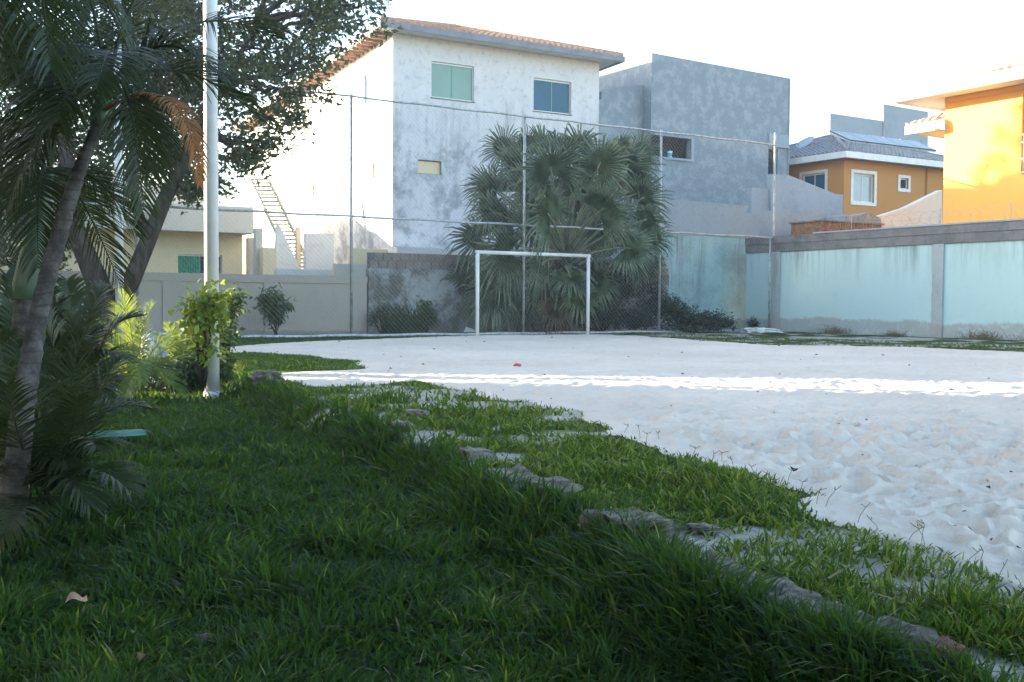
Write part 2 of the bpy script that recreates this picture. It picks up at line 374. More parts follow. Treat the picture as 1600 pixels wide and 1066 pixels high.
Zs = Zs*(.45+.55*sm((8.9-Y)/3.2)); Z = .15 + .03*(fbm(X*.9, Y*.9, 2, 3)-.5) + Zs*sm((sd+.1)/.5) - .10*sm(-sd/.25) - .75*sm(-(sd+.3)/.6) + .008
tag(mesh_np('sand', np.stack([X, Y, Z], -1).reshape(-1, 3), [grid(len(tt), len(ys))], M['sand'], smooth=True), kind='structure')

# ------------------------------------------------------------------ grass
def blades(px, py, pz, h, w, lean, seed, var, nrm=None):
    n = len(px); r = np.random.default_rng(seed)
    th = r.uniform(0, 2*np.pi, n); dx = np.cos(th); dy = np.sin(th)
    lx = lean*np.cos(r.uniform(0, 2*np.pi, n)); ly = lean*np.sin(r.uniform(0, 2*np.pi, n))
    if nrm is not None: lx = lx*.6+nrm[0]; ly = ly*.6+nrm[1]
    V = np.empty((n, 7, 3))
    for k, (t, wf) in enumerate(((0, .8), (.38, 1.0), (.74, .66), (1, 0))):
        b = t**1.7
        cx = px+lx*b*h*1.1; cy = py+ly*b*h*1.1; cz = pz+h*(t-.33*np.minimum(np.hypot(lx, ly), 1.1)*b*t)-.01
        if k < 3:
            V[:, 2*k, 0] = cx-dx*w*wf/2; V[:, 2*k, 1] = cy-dy*w*wf/2; V[:, 2*k, 2] = cz
            V[:, 2*k+1, 0] = cx+dx*w*wf/2; V[:, 2*k+1, 1] = cy+dy*w*wf/2; V[:, 2*k+1, 2] = cz
        else: V[:, 6, 0] = cx; V[:, 6, 1] = cy; V[:, 6, 2] = cz
    b = (np.arange(n)*7)[:, None]
    q = np.concatenate([b+np.array([[0, 1, 3, 2]]), b+np.array([[2, 3, 5, 4]])]); t3 = b+np.array([[4, 5, 6]])
    return V.reshape(-1, 3), q, t3, np.repeat(var, 7)
def grass_object(name, parts, mat):
    Vs = []; Q = []; T = []; A = []; o = 0
    for V, q, t3, a in parts: Vs.append(V); Q.append(q+o); T.append(t3+o); A.append(a); o += len(V)
    return mesh_np(name, np.concatenate(Vs), [np.concatenate(Q), np.concatenate(T)], mat, attr=np.concatenate(A))

def sample(n, y0, y1, p, xl, xr):
    u = RNG.random(n); y = (y0**(1-p)+u*(y1**(1-p)-y0**(1-p)))**(1/(1-p))
    x = (xl+RNG.random(n)*(xr-xl))*(y*.5+.5); return x, y
# lawn area in view plus a margin; sparser with distance, blades wider there
parts = []
NG = 560000
x, y = sample(NG, 1.5, 14.5, 1.75, -1.35, 1.25)
keep = (sand_d(x, y) < -.02*RNG.standard_normal(NG)) & (x > -9.5)
kd = kerb_d(x, y)
keep &= RNG.random(NG) > bare_f(x, y)*.93
keep &= (fbm(x*12, y*12, 91, 2)+RNG.random(NG)*.30 > .53)
edge = sand_d(x, y) > -.25; keep &= ~(edge & (RNG.random(NG) < .35))
x = x[keep]; y = y[keep]; kd = kd[keep]; n = len(x)
z = lawn_z(x, y); sdd = sand_d(x, y)
tuft = fbm(x*3.1, y*3.1, 41, 3); big = fbm(x*.8, y*.8, 43, 3)
low = sm((kd)/.15)
h = (.028+.060*tuft**1.5*1.6)*(.45+1.0*RNG.random(n))
h *= 1+.28*low
ridge = np.exp(-((kd-.13)/.17)**2)
h *= 1+.8*ridge*(.4+1.0*fbm(x*2.3, y*2.3, 47, 2))
h *= np.where(kd < 0, .72+.5*big, .75+.6*big)
h *= 1-.45*sm((sdd+.35)/.3)
h = np.minimum(h, .18)*np.where((y > 8.5), .95, 1)
w = (.0058+.0085*RNG.random(n)**2)*np.clip((y/3.2)**.55, .8, 2.4)*(1+.15*low)
ang = 6.28*fbm(x*1.3, y*1.3, 51, 2)*2; dirx = np.cos(ang)*.10; diry = np.sin(ang)*.10
var = np.clip(-.05+.8*fbm(x*1.9, y*1.9, 61, 3)-.27+.62*(kd < 0)+.33*RNG.standard_normal(n), 0, 1)  # low lawn blades coloured darker, upper strip lighter, to imitate the shade there
parts.append(blades(x, y, z, h, w, .25+1.5*RNG.random(n)**.8, 5, var, (dirx, diry)))
tag(grass_object('lawn_grass', parts, M['grass']), 'short to ankle deep green lawn grass covering the foreground beside the sand', 'grass', kind='stuff')

ix = RNG.choice(n, 9000, replace=False)
tag(grass_object('dry_blades', [blades(x[ix]+.006, y[ix], z[ix], h[ix]*RNG.uniform(.5, 1.15, 9000), w[ix]*.9, 1.2, 15, RNG.random(9000))], M['grass_dry']), 'dead straw coloured blades mixed through the green lawn', 'dry grass', kind='stuff')

# thin grass along the fence and by the far walls
NF = 60000
fx = RNG.uniform(-13, 17, NF); fy = RNG.uniform(14.5, 33, NF)
sdd = sand_d(fx, fy); keep = (sdd < .03) & (sdd > -3.2) & (fbm(fx*1.2, fy*1.2, 71, 3) > .40)
fx = fx[keep]; fy = fy[keep]; n = len(fx)
a = blades(fx, fy, lawn_z(fx, fy), .03+.05*RNG.random(n), np.full(n, .017), .7, 6, np.clip(.3+.4*RNG.standard_normal(n), 0, 1))
P = np.array(SAND_PATCH)
x = RNG.uniform(P[:, 0].min(), P[:, 0].max(), 26000); y = RNG.uniform(P[:, 1].min(), P[:, 1].max(), 26000)
k = sand_d(x, y) < .03; x = x[k]; y = y[k]; n = len(x)
b = blades(x, y, lawn_z(x, y), .025+.035*RNG.random(n), np.full(n, .010), .7, 7, np.clip(.5+.3*RNG.standard_normal(n), 0, 1))
tag(grass_object('sparse_grass', [a, b], M['grass']), 'low thin grass creeping over the far edge of the sand below the fence', 'grass', kind='stuff')

# flowering grass stalks leaning out over the sand border
mb = MB()
for px, py in [(905, 668), (935, 672), (955, 676), (975, 672), (1000, 680), (1010, 690), (1030, 684), (1100, 722), (1112, 724), (1128, 716), (1146, 730), (1080, 715), (1210, 748),
               (1230, 752), (1262, 778), (1276, 782), (1290, 786), (1340, 812), (1372, 822), (1420, 838), (1440, 842), (1445, 846), (1510, 876), (1530, 884), (1560, 900), (1250, 770), (1180, 742)]:
    p = ground(px, py+6, .16); hh = random.uniform(.035, .07)*(1 if p.y < 6 else 1.3); lx = random.uniform(-.03, .05)
    top = p+Vector((lx, 0, hh)); mb.tube([p, p+Vector((lx*.3, 0, hh*.5)), top], .0007*p.y**.5, 3)
    for q in range(random.choice([2, 2, 3])):
        mb.tube([top, top+Vector((random.uniform(-.035, .035), random.uniform(-.02, .02), random.uniform(.006, .02)))], .0008*p.y**.5, 3)
tag(mb.build('seed_stalks', M['grass_dry']), 'thin dark forked seed stalks of grass leaning over the sand edge', 'grass stalks', kind='stuff')
mb = MB()
for i in range(520):
    yy = 2.3*(4.2**random.random()); xx = random.uniform(-.55, .45)*yy
    if float(sand_d(np.array([xx]), np.array([yy]))[0]) > .05: continue
    zz = float(lawn_z(np.array([xx]), np.array([yy]))[0])+random.uniform(.02, .055); a = random.uniform(0, 6.28); L = random.uniform(.03, .09); q = Vector((math.cos(a)*L, math.sin(a)*L, random.uniform(-.015, .03)))
    p = Vector((xx, yy, zz)); s_ = Vector((-q.y, q.x, 0)).normalized()*random.choice([.0015, .002, .006]); mb.add([p-s_, p+s_, p+q*.6+s_*.8, p+q, p+q*.6-s_*.8], [(0, 1, 2, 3, 4)])
tag(mb.build('straw', M['grass_dry']), 'pale dry straws and small dead blades caught in the lawn', 'straw', kind='stuff')
# leaf crumbs and twigs on the sand
mb = MB()
for i in range(230):
    yy = 3.0*(8.5**random.random()); xx = random.uniform(-.4, .75)*yy
    if float(sand_d(np.array([xx]), np.array([yy]))[0]) < .1: continue
    s = random.uniform(.006, .018)*(.8+yy*.06); a = random.uniform(0, 6.28); c, d = math.cos(a)*s, math.sin(a)*s
    zz = .165; mb.add([(xx-c, yy-d, zz), (xx+d*.5, yy-c*.5, zz+s*.7), (xx+c, yy+d, zz+.004), (xx-d*.4, yy+c*.4, zz+s*.2)], [(0, 1, 2, 3)])
tag(mb.build('leaf_litter', M['bark']), 'small dark leaf crumbs and twigs scattered over the sand', 'litter', kind='stuff')

# ------------------------------------------------------------------ kerb stones
def rock(name, p, sx, sy, sz, rot, mat, label, cat, group=None, seed=0, parent=None, rough=.34):
    r = random.Random(seed); import bmesh
    bm = bmesh.new(); bmesh.ops.create_icosphere(bm, subdivisions=4, radius=1)
    for v in bm.verts:
        c = v.co; k = max(abs(c.x), abs(c.y), abs(c.z)); c2 = c/k*.97+c*.06 if cat == 'stone' else c/k*.8+c*.25
        n = vn3(c2*1.7+Vector((seed*3.1, seed, 0)))*rough + vn3(c2*4.5+Vector((seed, 0, seed*2.)))*rough*.7
        c2 = c2*(1+n); v.co = Vector((c2.x*sx, c2.y*sy, c2.z*sz))
    me = bpy.data.meshes.new(name); bm.to_mesh(me); bm.free(); me.materials.append(mat)
    o = bpy.data.objects.new(name, me); COL.objects.link(o); o.location = p; o.rotation_euler = (r.uniform(-.08, .08), r.uniform(-.08, .08), rot)
    LOC[o.name] = tuple(p); tag(o, label, cat, group); return o
from mathutils import noise as mn
def vn3(v): return mn.noise(v)
stones = [  # px, py, half length, half width, label
    (745, 722, .13, .07, 'pale kerb stone at the grassy bend under the far end of the sunken lawn edge'),
    (808, 764, .17, .08, 'long low pale kerb stone half sunk behind long grass tufts'),
    (862, 776, .16, .09, 'sandy pale kerb stone next to the bare sandy gap in the grass'),
    (985, 838, .17, .10, 'big rounded pale kerb stone standing proud of the grass'),
    (1052, 872, .11, .06, 'small broken kerb stone with a reddish blade beside it'),
    (1108, 908, .10, .07, 'grey kerb stone lying below the big rounded one'),
    (1165, 938, .13, .08, 'flat layered kerb stone with a ridged top'),
    (1235, 962, .12, .07, 'long light kerb stone behind upright bright blades'),
    (1310, 992, .11, .06, 'dusty kerb stone mostly hidden by tall blades'),
    (1400, 1020, .10, .06, 'brownish kerb stone near the lower right corner'),
    (1475, 1046, .05, .03, 'reddish broken kerb brick by the bottom edge'),
    (630, 676, .11, .05, 'low worn kerb stone sunk in the long grass ridge'),
    (500, 634, .18, .06, 'thin grey kerb stone at the far end of the grass ridge')]
for i, (px, py, a, b, lab) in enumerate(stones):
    p = ground(px, py, .13); py += 0; k0 = ground(px+20, py+9, .13); ang = math.atan2(k0.y-p.y, k0.x-p.x)
    rock('kerb_stone', (p.x, p.y, .13 if i != 3 else .15), a*(1.1 if i % 2 else .8), b*1.1, .062, ang, M['stone'] if i != 10 else M['brick_red'], lab, 'stone', 'kerb stones along the lawn edge', i+1, rough=.15)
rock('grey_rock', ground(415, 592, .2), .13, .08, .07, .2, M['stone'], 'grey rock with rusty left end at the foot of the grass by the white pole', 'rock', seed=31)
rock('grey_boulder', ground(248, 548, .25), .32, .25, .22, .6, M['concrete_far'], 'grey boulder in the undergrowth behind the young palm', 'rock', seed=32)
rock('sand_heap', at(1190, 519, 28.9), .45, .3, .10, .3, M['white_clean'], 'small heap of white rubble at the foot of the fence corner', 'rubble', seed=33)
rock('pebble', ground(322, 1001, -.01), .028, .016, .014, .3, M['stone'], 'small pale pebble in the dark lawn', 'stone', seed=34)
rock('stone_flake', ground(1100, 826, .17), .05, .03, .012, .1, M['stone'], 'small flat white stone flake on the upper grass', 'stone', seed=35)
rock('brick_fragment', ground(652, 648, .17), .075, .045, .03, .1, M['block'], 'small pinkish brick fragment on the upper grass', 'brick', seed=36)
def dead_leaf(p, s, rot, mat, label, cat='leaf'):
    mb = MB(); n = 7; vs = []; 
    for i in range(n):
        t_ = i/(n-1); wd = math.sin(math.pi*min(1, t_*1.02))*.38*s
        vs += [(t_*s-s/2, -wd, .012*math.sin(t_*5)+wd*.35), (t_*s-s/2, 0, .012*math.sin(t_*5)+.3*s*t_*t_), (t_*s-s/2, wd, .012*math.sin(t_*5)+wd*.45)]
    fs = []
    for i in range(n-1):
        for k in (0, 1): fs.append((3*i+k, 3*i+3+k, 3*i+4+k, 3*i+1+k))
    mb.add(vs, fs); o = mb.build('fallen_leaf', mat, smooth=True); o.location = p; o.rotation_euler = (.2, -.15, rot); tag(o, label, cat); return o
dead_leaf(ground(119, 938, .045), .065, .5, M['dry_leaf'], 'curled tan dry leaf lying on the dark lawn, lower left')
dead_leaf(ground(222, 1028, .03), .04, 1.5, M['wood'], 'small brown dead leaf in the lawn below the curled tan leaf')
dead_leaf(ground(1240, 735, .17), .05, 1.2, M['bark'], 'dark dead leaf standing up on the sand beside the grass')
mb = MB(); p = ground(808, 572, .17); q = [(-.055, 0, 0), (.045, -.02, .0), (.055, .03, .02), (-.01, .04, .035), (-.04, .02, .02)]
mb.add([p+Vector(v) for v in q]+[p+Vector(v)+Vector((0, .015, -.01)) for v in q], [(0, 1, 2, 3, 4), (9, 8, 7, 6, 5)]+[(i, (i+1) % 5, 5+(i+1) % 5, 5+i) for i in range(5)])
tag(mb.build('plastic_scrap', M['red']), 'small crumpled red plastic scrap lying on the sand', 'litter')
p = ground(735, 519, .17)
mb = MB(); mb.add([p+Vector(v) for v in [(-.18, 0, 0), (.25, 0, 0), (-.12, .04, .14), (-.18, .2, 0), (.25, .2, 0), (-.12, .16, .14)]], [(0, 1, 2), (5, 4, 3), (0, 2, 5, 3), (1, 4, 5, 2), (0, 3, 4, 1)])
tag(mb.build('styrofoam_wedge', M['white_paint']), 'white wedge shaped scrap at the foot of the left goal post', 'litter')
# board lying in the lawn
a = ground(100, 688, .02); b = ground(228, 680, .02); d = (b-a).normalized(); n_ = Vector((-d.y, d.x, 0)); up = Vector((0, 0, 1))
mb = MB(); mb.hexa([a, b, b+n_*.14, a+n_*.14, a+up*.03, b+up*.03, b+n_*.14+up*.03, a+n_*.14+up*.03])
tag(mb.build('plank', M['teal_board']), 'pale teal plank lying in the shaded lawn beside the lower palm fronds', 'plank')
# ------------------------------------------------------------------ goal and fence
FF = Frame(745, 25.3, 59.3)
GF = Frame(745, 24.4, 59.3)
g = thing('football_goal', 'white tubular goal frame without net at the far end of the sand', 'goal', GF.P(0, .12))
s0 = GF.S(746, 450); s1 = GF.S(919, 450); zt = (GF.hit(746, 393)[1]+GF.hit(919, 401)[1])/2
for s in (s0, s1):
    mb = MB(); mb.tube([GF.P(s, .05), GF.P(s, zt-.0)], .045, 12); mb.build('post', M['white_paint'], g, True)
mb = MB(); mb.tube([GF.P(s0-.045, zt), GF.P(s1+.045, zt)], .044, 12); mb.build('crossbar', M['white_paint'], g, True)

fence = thing('chain_link_fence', 'tall galvanised chain link fence behind the goal with tube posts and rails', 'fence', FF.P(0, .12))
zt = FF.hit(818, 182)[1]; zm = FF.hit(818, 352)[1]; zb = .17
posts = [FF.S(p) for p in (-190, 30, 215, 389, 549, 692, 818, 929, 1030, 1121, 1207)]
sp0 = FF.S(549); sp1 = FF.S(818)
posts = [FF.S(x) for x in (-150, 215, 549, 818, 1030, 1207)]
for i, s in enumerate(posts):
    top = zt+.06 if i < 5 else FF.hit(1207, 207)[1]
    mb = MB(); mb.tube([FF.P(s, .05), FF.P(s, top)], .034, 8); mb.build('post', M['galv'], fence, True)
s = FF.S(1201); mb = MB(); mb.tube([FF.P(s, .05, .03), FF.P(s, FF.hit(1201, 372)[1], .03)], .03, 8); mb.build('stub_post', M['galv'], fence, True)
sL, sR = posts[0], posts[-1]
sT = FF.S(440)
for nm, z, a in (('top_rail', zt, sL), ('middle_rail', zm, sL), ('bottom_rail', zb, sL)):
    mb = MB(); n = 40; mb.tube([FF.P(a+(sR-a)*i/n, z+(.010*math.sin(i*1.7)), .035) for i in range(n+1)], .026 if z != zb else .04, 8); mb.build(nm, M['galv'], fence, True)
# netting: two families of diagonal wires
V = []; F = []
H = zt-zb; pitch = .115; fr = FF
def wire(a0, z0, a1, z1, d):
    rr = .0026; b = len(V)
    for (a_, z_) in ((a0, z0), (a1, z1)):
        for k in range(3):
            an = 2*math.pi*k/3; p = fr.P(a_+rr*math.cos(an)*.7, z_+rr*math.cos(an)*.7, d+rr*math.sin(an)); V.append(tuple(p))
    for k in range(3): F.append((b+k, b+(k+1) % 3, b+3+(k+1) % 3, b+3+k))
c = sL-H
while c < sR+H:
    for sgn in (1, -1):
        a0, z0 = (c, zb) if sgn > 0 else (c+H, zb); a1, z1 = (c+H, zt) if sgn > 0 else (c, zt)
        # clip to the run of the fence
        t0, t1 = 0., 1.
        da = a1-a0
        for bnd, up in ((sL, False), (sR, True)):
            tb = (bnd-a0)/da
            if (da > 0) == up: t1 = min(t1, tb)
            else: t0 = max(t0, tb)
        if t1-t0 > .01: wire(a0+da*t0, z0+H*t0, a0+da*t1, z0+H*t1, .0+.003*sgn)
    c += pitch
mesh_np('wire_mesh', V, [np.array(F)], M['wire'], parent=fence)

# ------------------------------------------------------------------ wall helpers
def wall_holes(mb, fr, a0, a1, z0, z1, holes, depth=.18, thick=.2):
    """wall slab with real openings; holes = (a0,a1,z0,z1)"""
    A = sorted({a0, a1, *[h[0] for h in holes], *[h[1] for h in holes]}); Zs = sorted({z0, z1, *[h[2] for h in holes], *[h[3] for h in holes]})
    A = [a for a in A if a0 <= a <= a1]; Zs = [z for z in Zs if z0 <= z <= z1]
    for i in range(len(A)-1):
        for j in range(len(Zs)-1):
            ca = (A[i]+A[i+1])/2; cz = (Zs[j]+Zs[j+1])/2
            if any(h[0] < ca < h[1] and h[2] < cz < h[3] for h in holes): continue
            mb.quad(fr.P(A[i], Zs[j]), fr.P(A[i+1], Zs[j]), fr.P(A[i+1], Zs[j+1]), fr.P(A[i], Zs[j+1]))
    for h in holes:
        b0, b1, y0, y1 = h; P = fr.P
        mb.quad(P(b0, y0), P(b0, y1), P(b0, y1, -depth), P(b0, y0, -depth)); mb.quad(P(b1, y0), P(b1, y1), P(b1, y1, -depth), P(b1, y0, -depth))
        mb.quad(P(b0, y0), P(b1, y0), P(b1, y0, -depth), P(b0, y0, -depth)); mb.quad(P(b0, y1), P(b1, y1), P(b1, y1, -depth), P(b0, y1, -depth))

def hole_px(fr, x0, y0, x1, y1):    # pixel rectangle (top-left, bottom-right at the left edge height) -> metres
    a0, zt = fr.hit(x0, y0); _, zb_ = fr.hit(x0, y1); a1, _ = fr.hit(x1, y0); return (min(a0, a1), max(a0, a1), zb_, zt)

def window(parent, fr, h, glass, frame, fw=.05, panes=2, depth=.1, surround=None, sw=.12, name='window', inner=None, sill=False):
    a0, a1, z0, z1 = h
    mb = MB()
    mb.box(fr, a0, a1, z1-fw, z1, -depth-.03, -depth+.03); mb.box(fr, a0, a1, z0, z0+fw*.7, -depth-.03, -depth+.03)
    mb.box(fr, a0, a0+fw*.7, z0+fw*.7, z1-fw, -depth-.03, -depth+.03); mb.box(fr, a1-fw*.7, a1, z0+fw*.7, z1-fw, -depth-.03, -depth+.03)
    w = mb.build(name, frame, parent)
    W = (a1-a0-fw*1.4)/panes
    for k in range(panes):
        mb = MB(); e = a0+fw*.7+k*W; dd = -depth-.012 if k % 2 else -depth+.004
        mb.box(fr, e+.002, e+W-.002, z0+fw*.7+.002, z1-fw-.002, dd-.01, dd); mb.build('pane', inner[k] if inner else glass, w)
    if panes > 1:
        mb = MB(); 
        for k in range(1, panes):
            e = a0+fw*.7+k*W; mb.box(fr, e-.018, e+.018, z0+fw*.7+.001, z1-fw-.001, -depth+.006, -depth+.02)
        mb.build('mullion', frame if surround else M['green_glass_edge'], w)
    if surround:
        mb = MB(); d0, d1 = .002, .035
        mb.box(fr, a0-sw, a1+sw, z1, z1+sw, d0, d1); mb.box(fr, a0-sw, a1+sw, z0-sw, z0, d0, d1)
        mb.box(fr, a0-sw, a0, z0, z1, d0, d1); mb.box(fr, a1, a1+sw, z0, z1, d0, d1); mb.build('surround', surround, w)
    if sill:
        mb = MB(); mb.box(fr, a0-.05, a1+.05, z0-.04, z0-.002, -depth, .05); mb.build('sill', M['cap'], w)
    return w

def tile_roof(mb, e0, e1, r0, r1, period=.22, amp=.035, row=.38, lift=.02):
    """barrel tiled slope between an eave line e0-e1 and a ridge line r0-r1"""
    e0, e1, r0, r1 = map(Vector, (e0, e1, r0, r1)); L = (e1-e0).length; ex = (e1-e0).normalized()
    m = (r0+r1)/2-(e0+e1)/2; up = (m-ex*m.dot(ex)); SL = up.length; up = up.normalized(); nrm = ex.cross(up)
    if nrm.z < 0: nrm = -nrm
    n = int(L/period*8)+1; rows = max(2, int(SL/row)); V = []; 
    vals = []
    for j in range(rows):
        vals += [(j/rows, .028), ((j+1)/rows-.0005, 0.0)]
    for v, st in vals:
        a = e0.lerp(r0, v); b = e1.lerp(r1, v)
        for i in range(n+1):
            p = a.lerp(b, i/n); uu = (p-e0).dot(ex); c = math.cos(2*math.pi*uu/period)
            V.append(p+nrm*(amp*(abs(c)**.7*(1 if c > 0 else -1))+st+lift+.006*math.sin(uu*37+v*91)))
    W = n+1; F = [(k*W+i, k*W+i+1, (k+1)*W+i+1, (k+1)*W+i) for k in range(len(vals)-1) for i in range(n)]
    mb.add(V, F)
    fr = [V[i] for i in range(W)]; base = [p-nrm*.05 for p in [e0.lerp(e1, i/n) for i in range(n+1)]]
    mb.add(fr+base, [(i, i+1, W+i+1, W+i) for i in range(n)])

def hip_house(parent, corners, zeave, over, pitch, mats, ridge_in=None, gutter=.2, rows=.38, fascia_mat=None, skip=()):
    """corners: four plan points in order (0 nearest corner); hip roof over them"""
    C = [Vector((p.x, p.y, 0)) for p in corners]; cen = sum(C, Vector())/4
    E = []
    for i in range(4):
        a = (C[i]-C[i-1]).normalized(); b = (C[i]-C[(i+1) % 4]).normalized(); E.append(C[i]+(a+b)*over)
    for i in range(4): E[i].z = zeave
    w01 = (E[1]-E[0]).length; w12 = (E[2]-E[1]).length; hw = min(w01, w12)/2; rise = hw*math.tan(pitch)
    if w01 >= w12:
        m0 = (E[0]+E[3])/2+(E[1]-E[0]).normalized()*hw; m1 = (E[1]+E[2])/2-(E[1]-E[0]).normalized()*hw; T = [m0, m1, m1, m0]
    else:
        m0 = (E[0]+E[1])/2+(E[3]-E[0]).normalized()*hw; m1 = (E[3]+E[2])/2-(E[3]-E[0]).normalized()*hw; T = [m0, m0, m1, m1]
    T = [t_+Vector((0, 0, rise)) for t_ in T]
    roof = MB()
    for i in range(4):
        j = (i+1) % 4
        if i in skip: roof.add([E[i], E[j], T[j], T[i]], [(0, 1, 2, 3)]); continue
        tile_roof(roof, E[i], E[j], T[i], T[j], row=rows)
    ro = roof.build('roof', mats[0], parent)
    rc = MB()
    for i in range(4):
        rc.tube([E[i]+Vector((0, 0, .05)), T[i]+Vector((0, 0, .07))], .075, 8)
    if (T[0]-T[1]).length > .1: rc.tube([T[0]+Vector((0, 0, .07)), T[1]+Vector((0, 0, .07))], .085, 8)
    elif (T[1]-T[2]).length > .1: rc.tube([T[1]+Vector((0, 0, .07)), T[2]+Vector((0, 0, .07))], .085, 8)
    rc.build('ridge_tiles', mats[0], ro, True)
    fa = MB()
    for i in range(4):
        j = (i+1) % 4; a, b = E[i], E[j]; out = ((a+b)/2-cen); out.z = 0; ex = (b-a).normalized(); out = (out-ex*out.dot(ex)).normalized()
        z = Vector((0, 0, 1)); t_ = .05
        fa.hexa([a-z*gutter-ex*t_, b-z*gutter+ex*t_, b-z*gutter+out*t_+ex*t_, a-z*gutter+out*t_-ex*t_, a-z*.012-ex*t_, b-z*.012+ex*t_, b-z*.012+out*t_+ex*t_, a-z*.012+out*t_-ex*t_])
    fa.build('fascia', mats[1], ro)
    so = MB(); so.add([e-Vector((0, 0, gutter*.75)) for e in E], [(0, 1, 2, 3)]); so.build('soffit', mats[2], ro)
    return ro, E, T

# ------------------------------------------------------------------ white house
WF = Frame(613, 33, 60.5); 
WL = Frame(613, 33, -26.6)
c0 = WF.o.copy(); sR_ = WF.S(936, 150); sLft = WL.S(388, 200)
c1 = WF.P(sR_, 0); c3 = WL.P(sLft, 0); c2 = c1+(c3-c0)
ze = WF.hit(613.6, 51)[1]
wh = thing('white_house', 'tall weathered white two storey house with clay tile roof and two sliding windows', 'house', c0)
hA = hole_px(WF, 674, 95, 741, 152); hB = hole_px(WF, 834, 121, 893, 173); hC = hole_px(WF, 653, 249, 690, 271)
mb = MB(); wall_holes(mb, WF, 0, sR_, 0, ze, [hA, hB, hC])
lh = [(WL.S(588), WL.S(568), WL.hit(580, 158)[1], WL.hit(580, 112)[1]), (WL.S(595), WL.S(581), WL.hit(588, 277)[1], WL.hit(588, 254)[1]),
      (WL.S(480), WL.S(474), WL.hit(477, 210)[1], WL.hit(477, 172)[1]), (WL.S(492), WL.S(488), WL.hit(490, 305)[1], WL.hit(490, 290)[1]), (WL.S(529), WL.S(526), WL.hit(527, 325)[1], WL.hit(527, 288)[1])]
lh = [(min(a, b), max(a, b), min(c, d), max(c, d)) for a, b, c, d in lh]
wall_holes(mb, WL, 0, sLft, 0, ze, lh)
mb.quad(c1, c2, c2+Vector((0, 0, ze)), c1+Vector((0, 0, ze))); mb.quad(c3, c2, c2+Vector((0, 0, ze)), c3+Vector((0, 0, ze)))
mb.build('wall', M['white_house'], wh)
window(wh, WF, hA, M['teal_glass'], M['alu'], .06); window(wh, WF, hB, M['blue_glass'], M['alu'], .06)
window(wh, WF, hC, M['cream'], M['wood'], .03, panes=1)
for i, h in enumerate(lh): window(wh, WL, h, M['sky_glass'] if i == 0 else M['cream'], M['alu'], .05, panes=1)
for h in (hA, hB):
    mb = MB(); mb.box(WF, h[0]-.03, h[1]+.03, h[2]-.03, h[2]-.003, -.05, .03); mb.build('sill', M['cap'], wh)
hip_house(wh, [c0, c1, c2, c3], ze+.16, .62, R(17.5), (M['tile'], M['gutter'], M['white_clean']), gutter=.2)
# rafters under the long left eave
mb = MB(); n = 46
for i in range(n):
    a = .1+i*(sLft-.2)/n; mb.box(WL, a, a+.07, ze-.10, ze-.005, -.0+.004, .56)
mb.build('rafters', M['wood'], wh)

# ------------------------------------------------------------------ grey unfinished house
GR = Frame(1014, 38, 59.0)
sR_ = GR.S(1230.5, 300); z1 = GR.hit(1014, 82)[1]; z2 = GR.hit(1230, 122)[1]
gh = thing('concrete_house', 'unfinished two storey grey rendered house with plain blocky walls behind the fan palm', 'house', GR.o)
hw_ = hole_px(GR, 1016, 210, 1080, 243); hs = (GR.S(1197), GR.S(1211.5), GR.hit(1204, 292)[1], GR.hit(1204, 232)[1])
mb = MB(); wall_holes(mb, GR, 0, sR_, 0, min(z1, z2), [hw_, hs], .25)
zz = min(z1, z2); mb.add([GR.P(0, zz), GR.P(sR_, zz), GR.P(sR_, z2+.001), GR.P(0, z1)], [(0, 1, 2, 3)])
dp = 9.0
mb.quad(GR.P(0, 0), GR.P(0, z1), GR.P(0, z1, -dp), GR.P(0, 0, -dp)); mb.quad(GR.P(sR_, 0), GR.P(sR_, z2), GR.P(sR_, z2, -dp), GR.P(sR_, 0, -dp))
mb.quad(GR.P(0, z1), GR.P(sR_, z2), GR.P(sR_, z2, -dp), GR.P(0, z1, -dp)); mb.quad(GR.P(0, 0, -dp), GR.P(sR_, 0, -dp), GR.P(sR_, z2, -dp), GR.P(0, z1, -dp))
mb.build('wall', M['concrete'], gh)
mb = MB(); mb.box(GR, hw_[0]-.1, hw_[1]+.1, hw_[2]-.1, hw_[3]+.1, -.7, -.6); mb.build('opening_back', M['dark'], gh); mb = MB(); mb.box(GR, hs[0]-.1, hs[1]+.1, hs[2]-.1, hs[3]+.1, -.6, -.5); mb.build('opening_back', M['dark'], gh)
mb = MB(); mb.box(GR, hw_[0]-.06, hw_[1]+.06, hw_[2]-.09, hw_[2]-.003, -.2, .05); mb.build('sill', M['concrete_light'], gh)
mb = MB(); mb.box(GR, hw_[1]+.001, hw_[1]+.14, hw_[2]-.1, hw_[3], -.02, .03); mb.build('window_jamb', M['concrete_light'], gh)
mb = MB(); mb.box(GR, GR.S(1196), GR.S(1227), GR.hit(1210, 231)[1]+.02, GR.hit(1210, 210)[1], .004, .08); mb.build('lintel', M['concrete_light'], gh)
mb = MB(); mb.box(GR, GR.S(1227), sR_, GR.hit(1228, 275)[1], z2-.02, .004, .06); mb.build('corner_post', M['concrete_light'], gh)
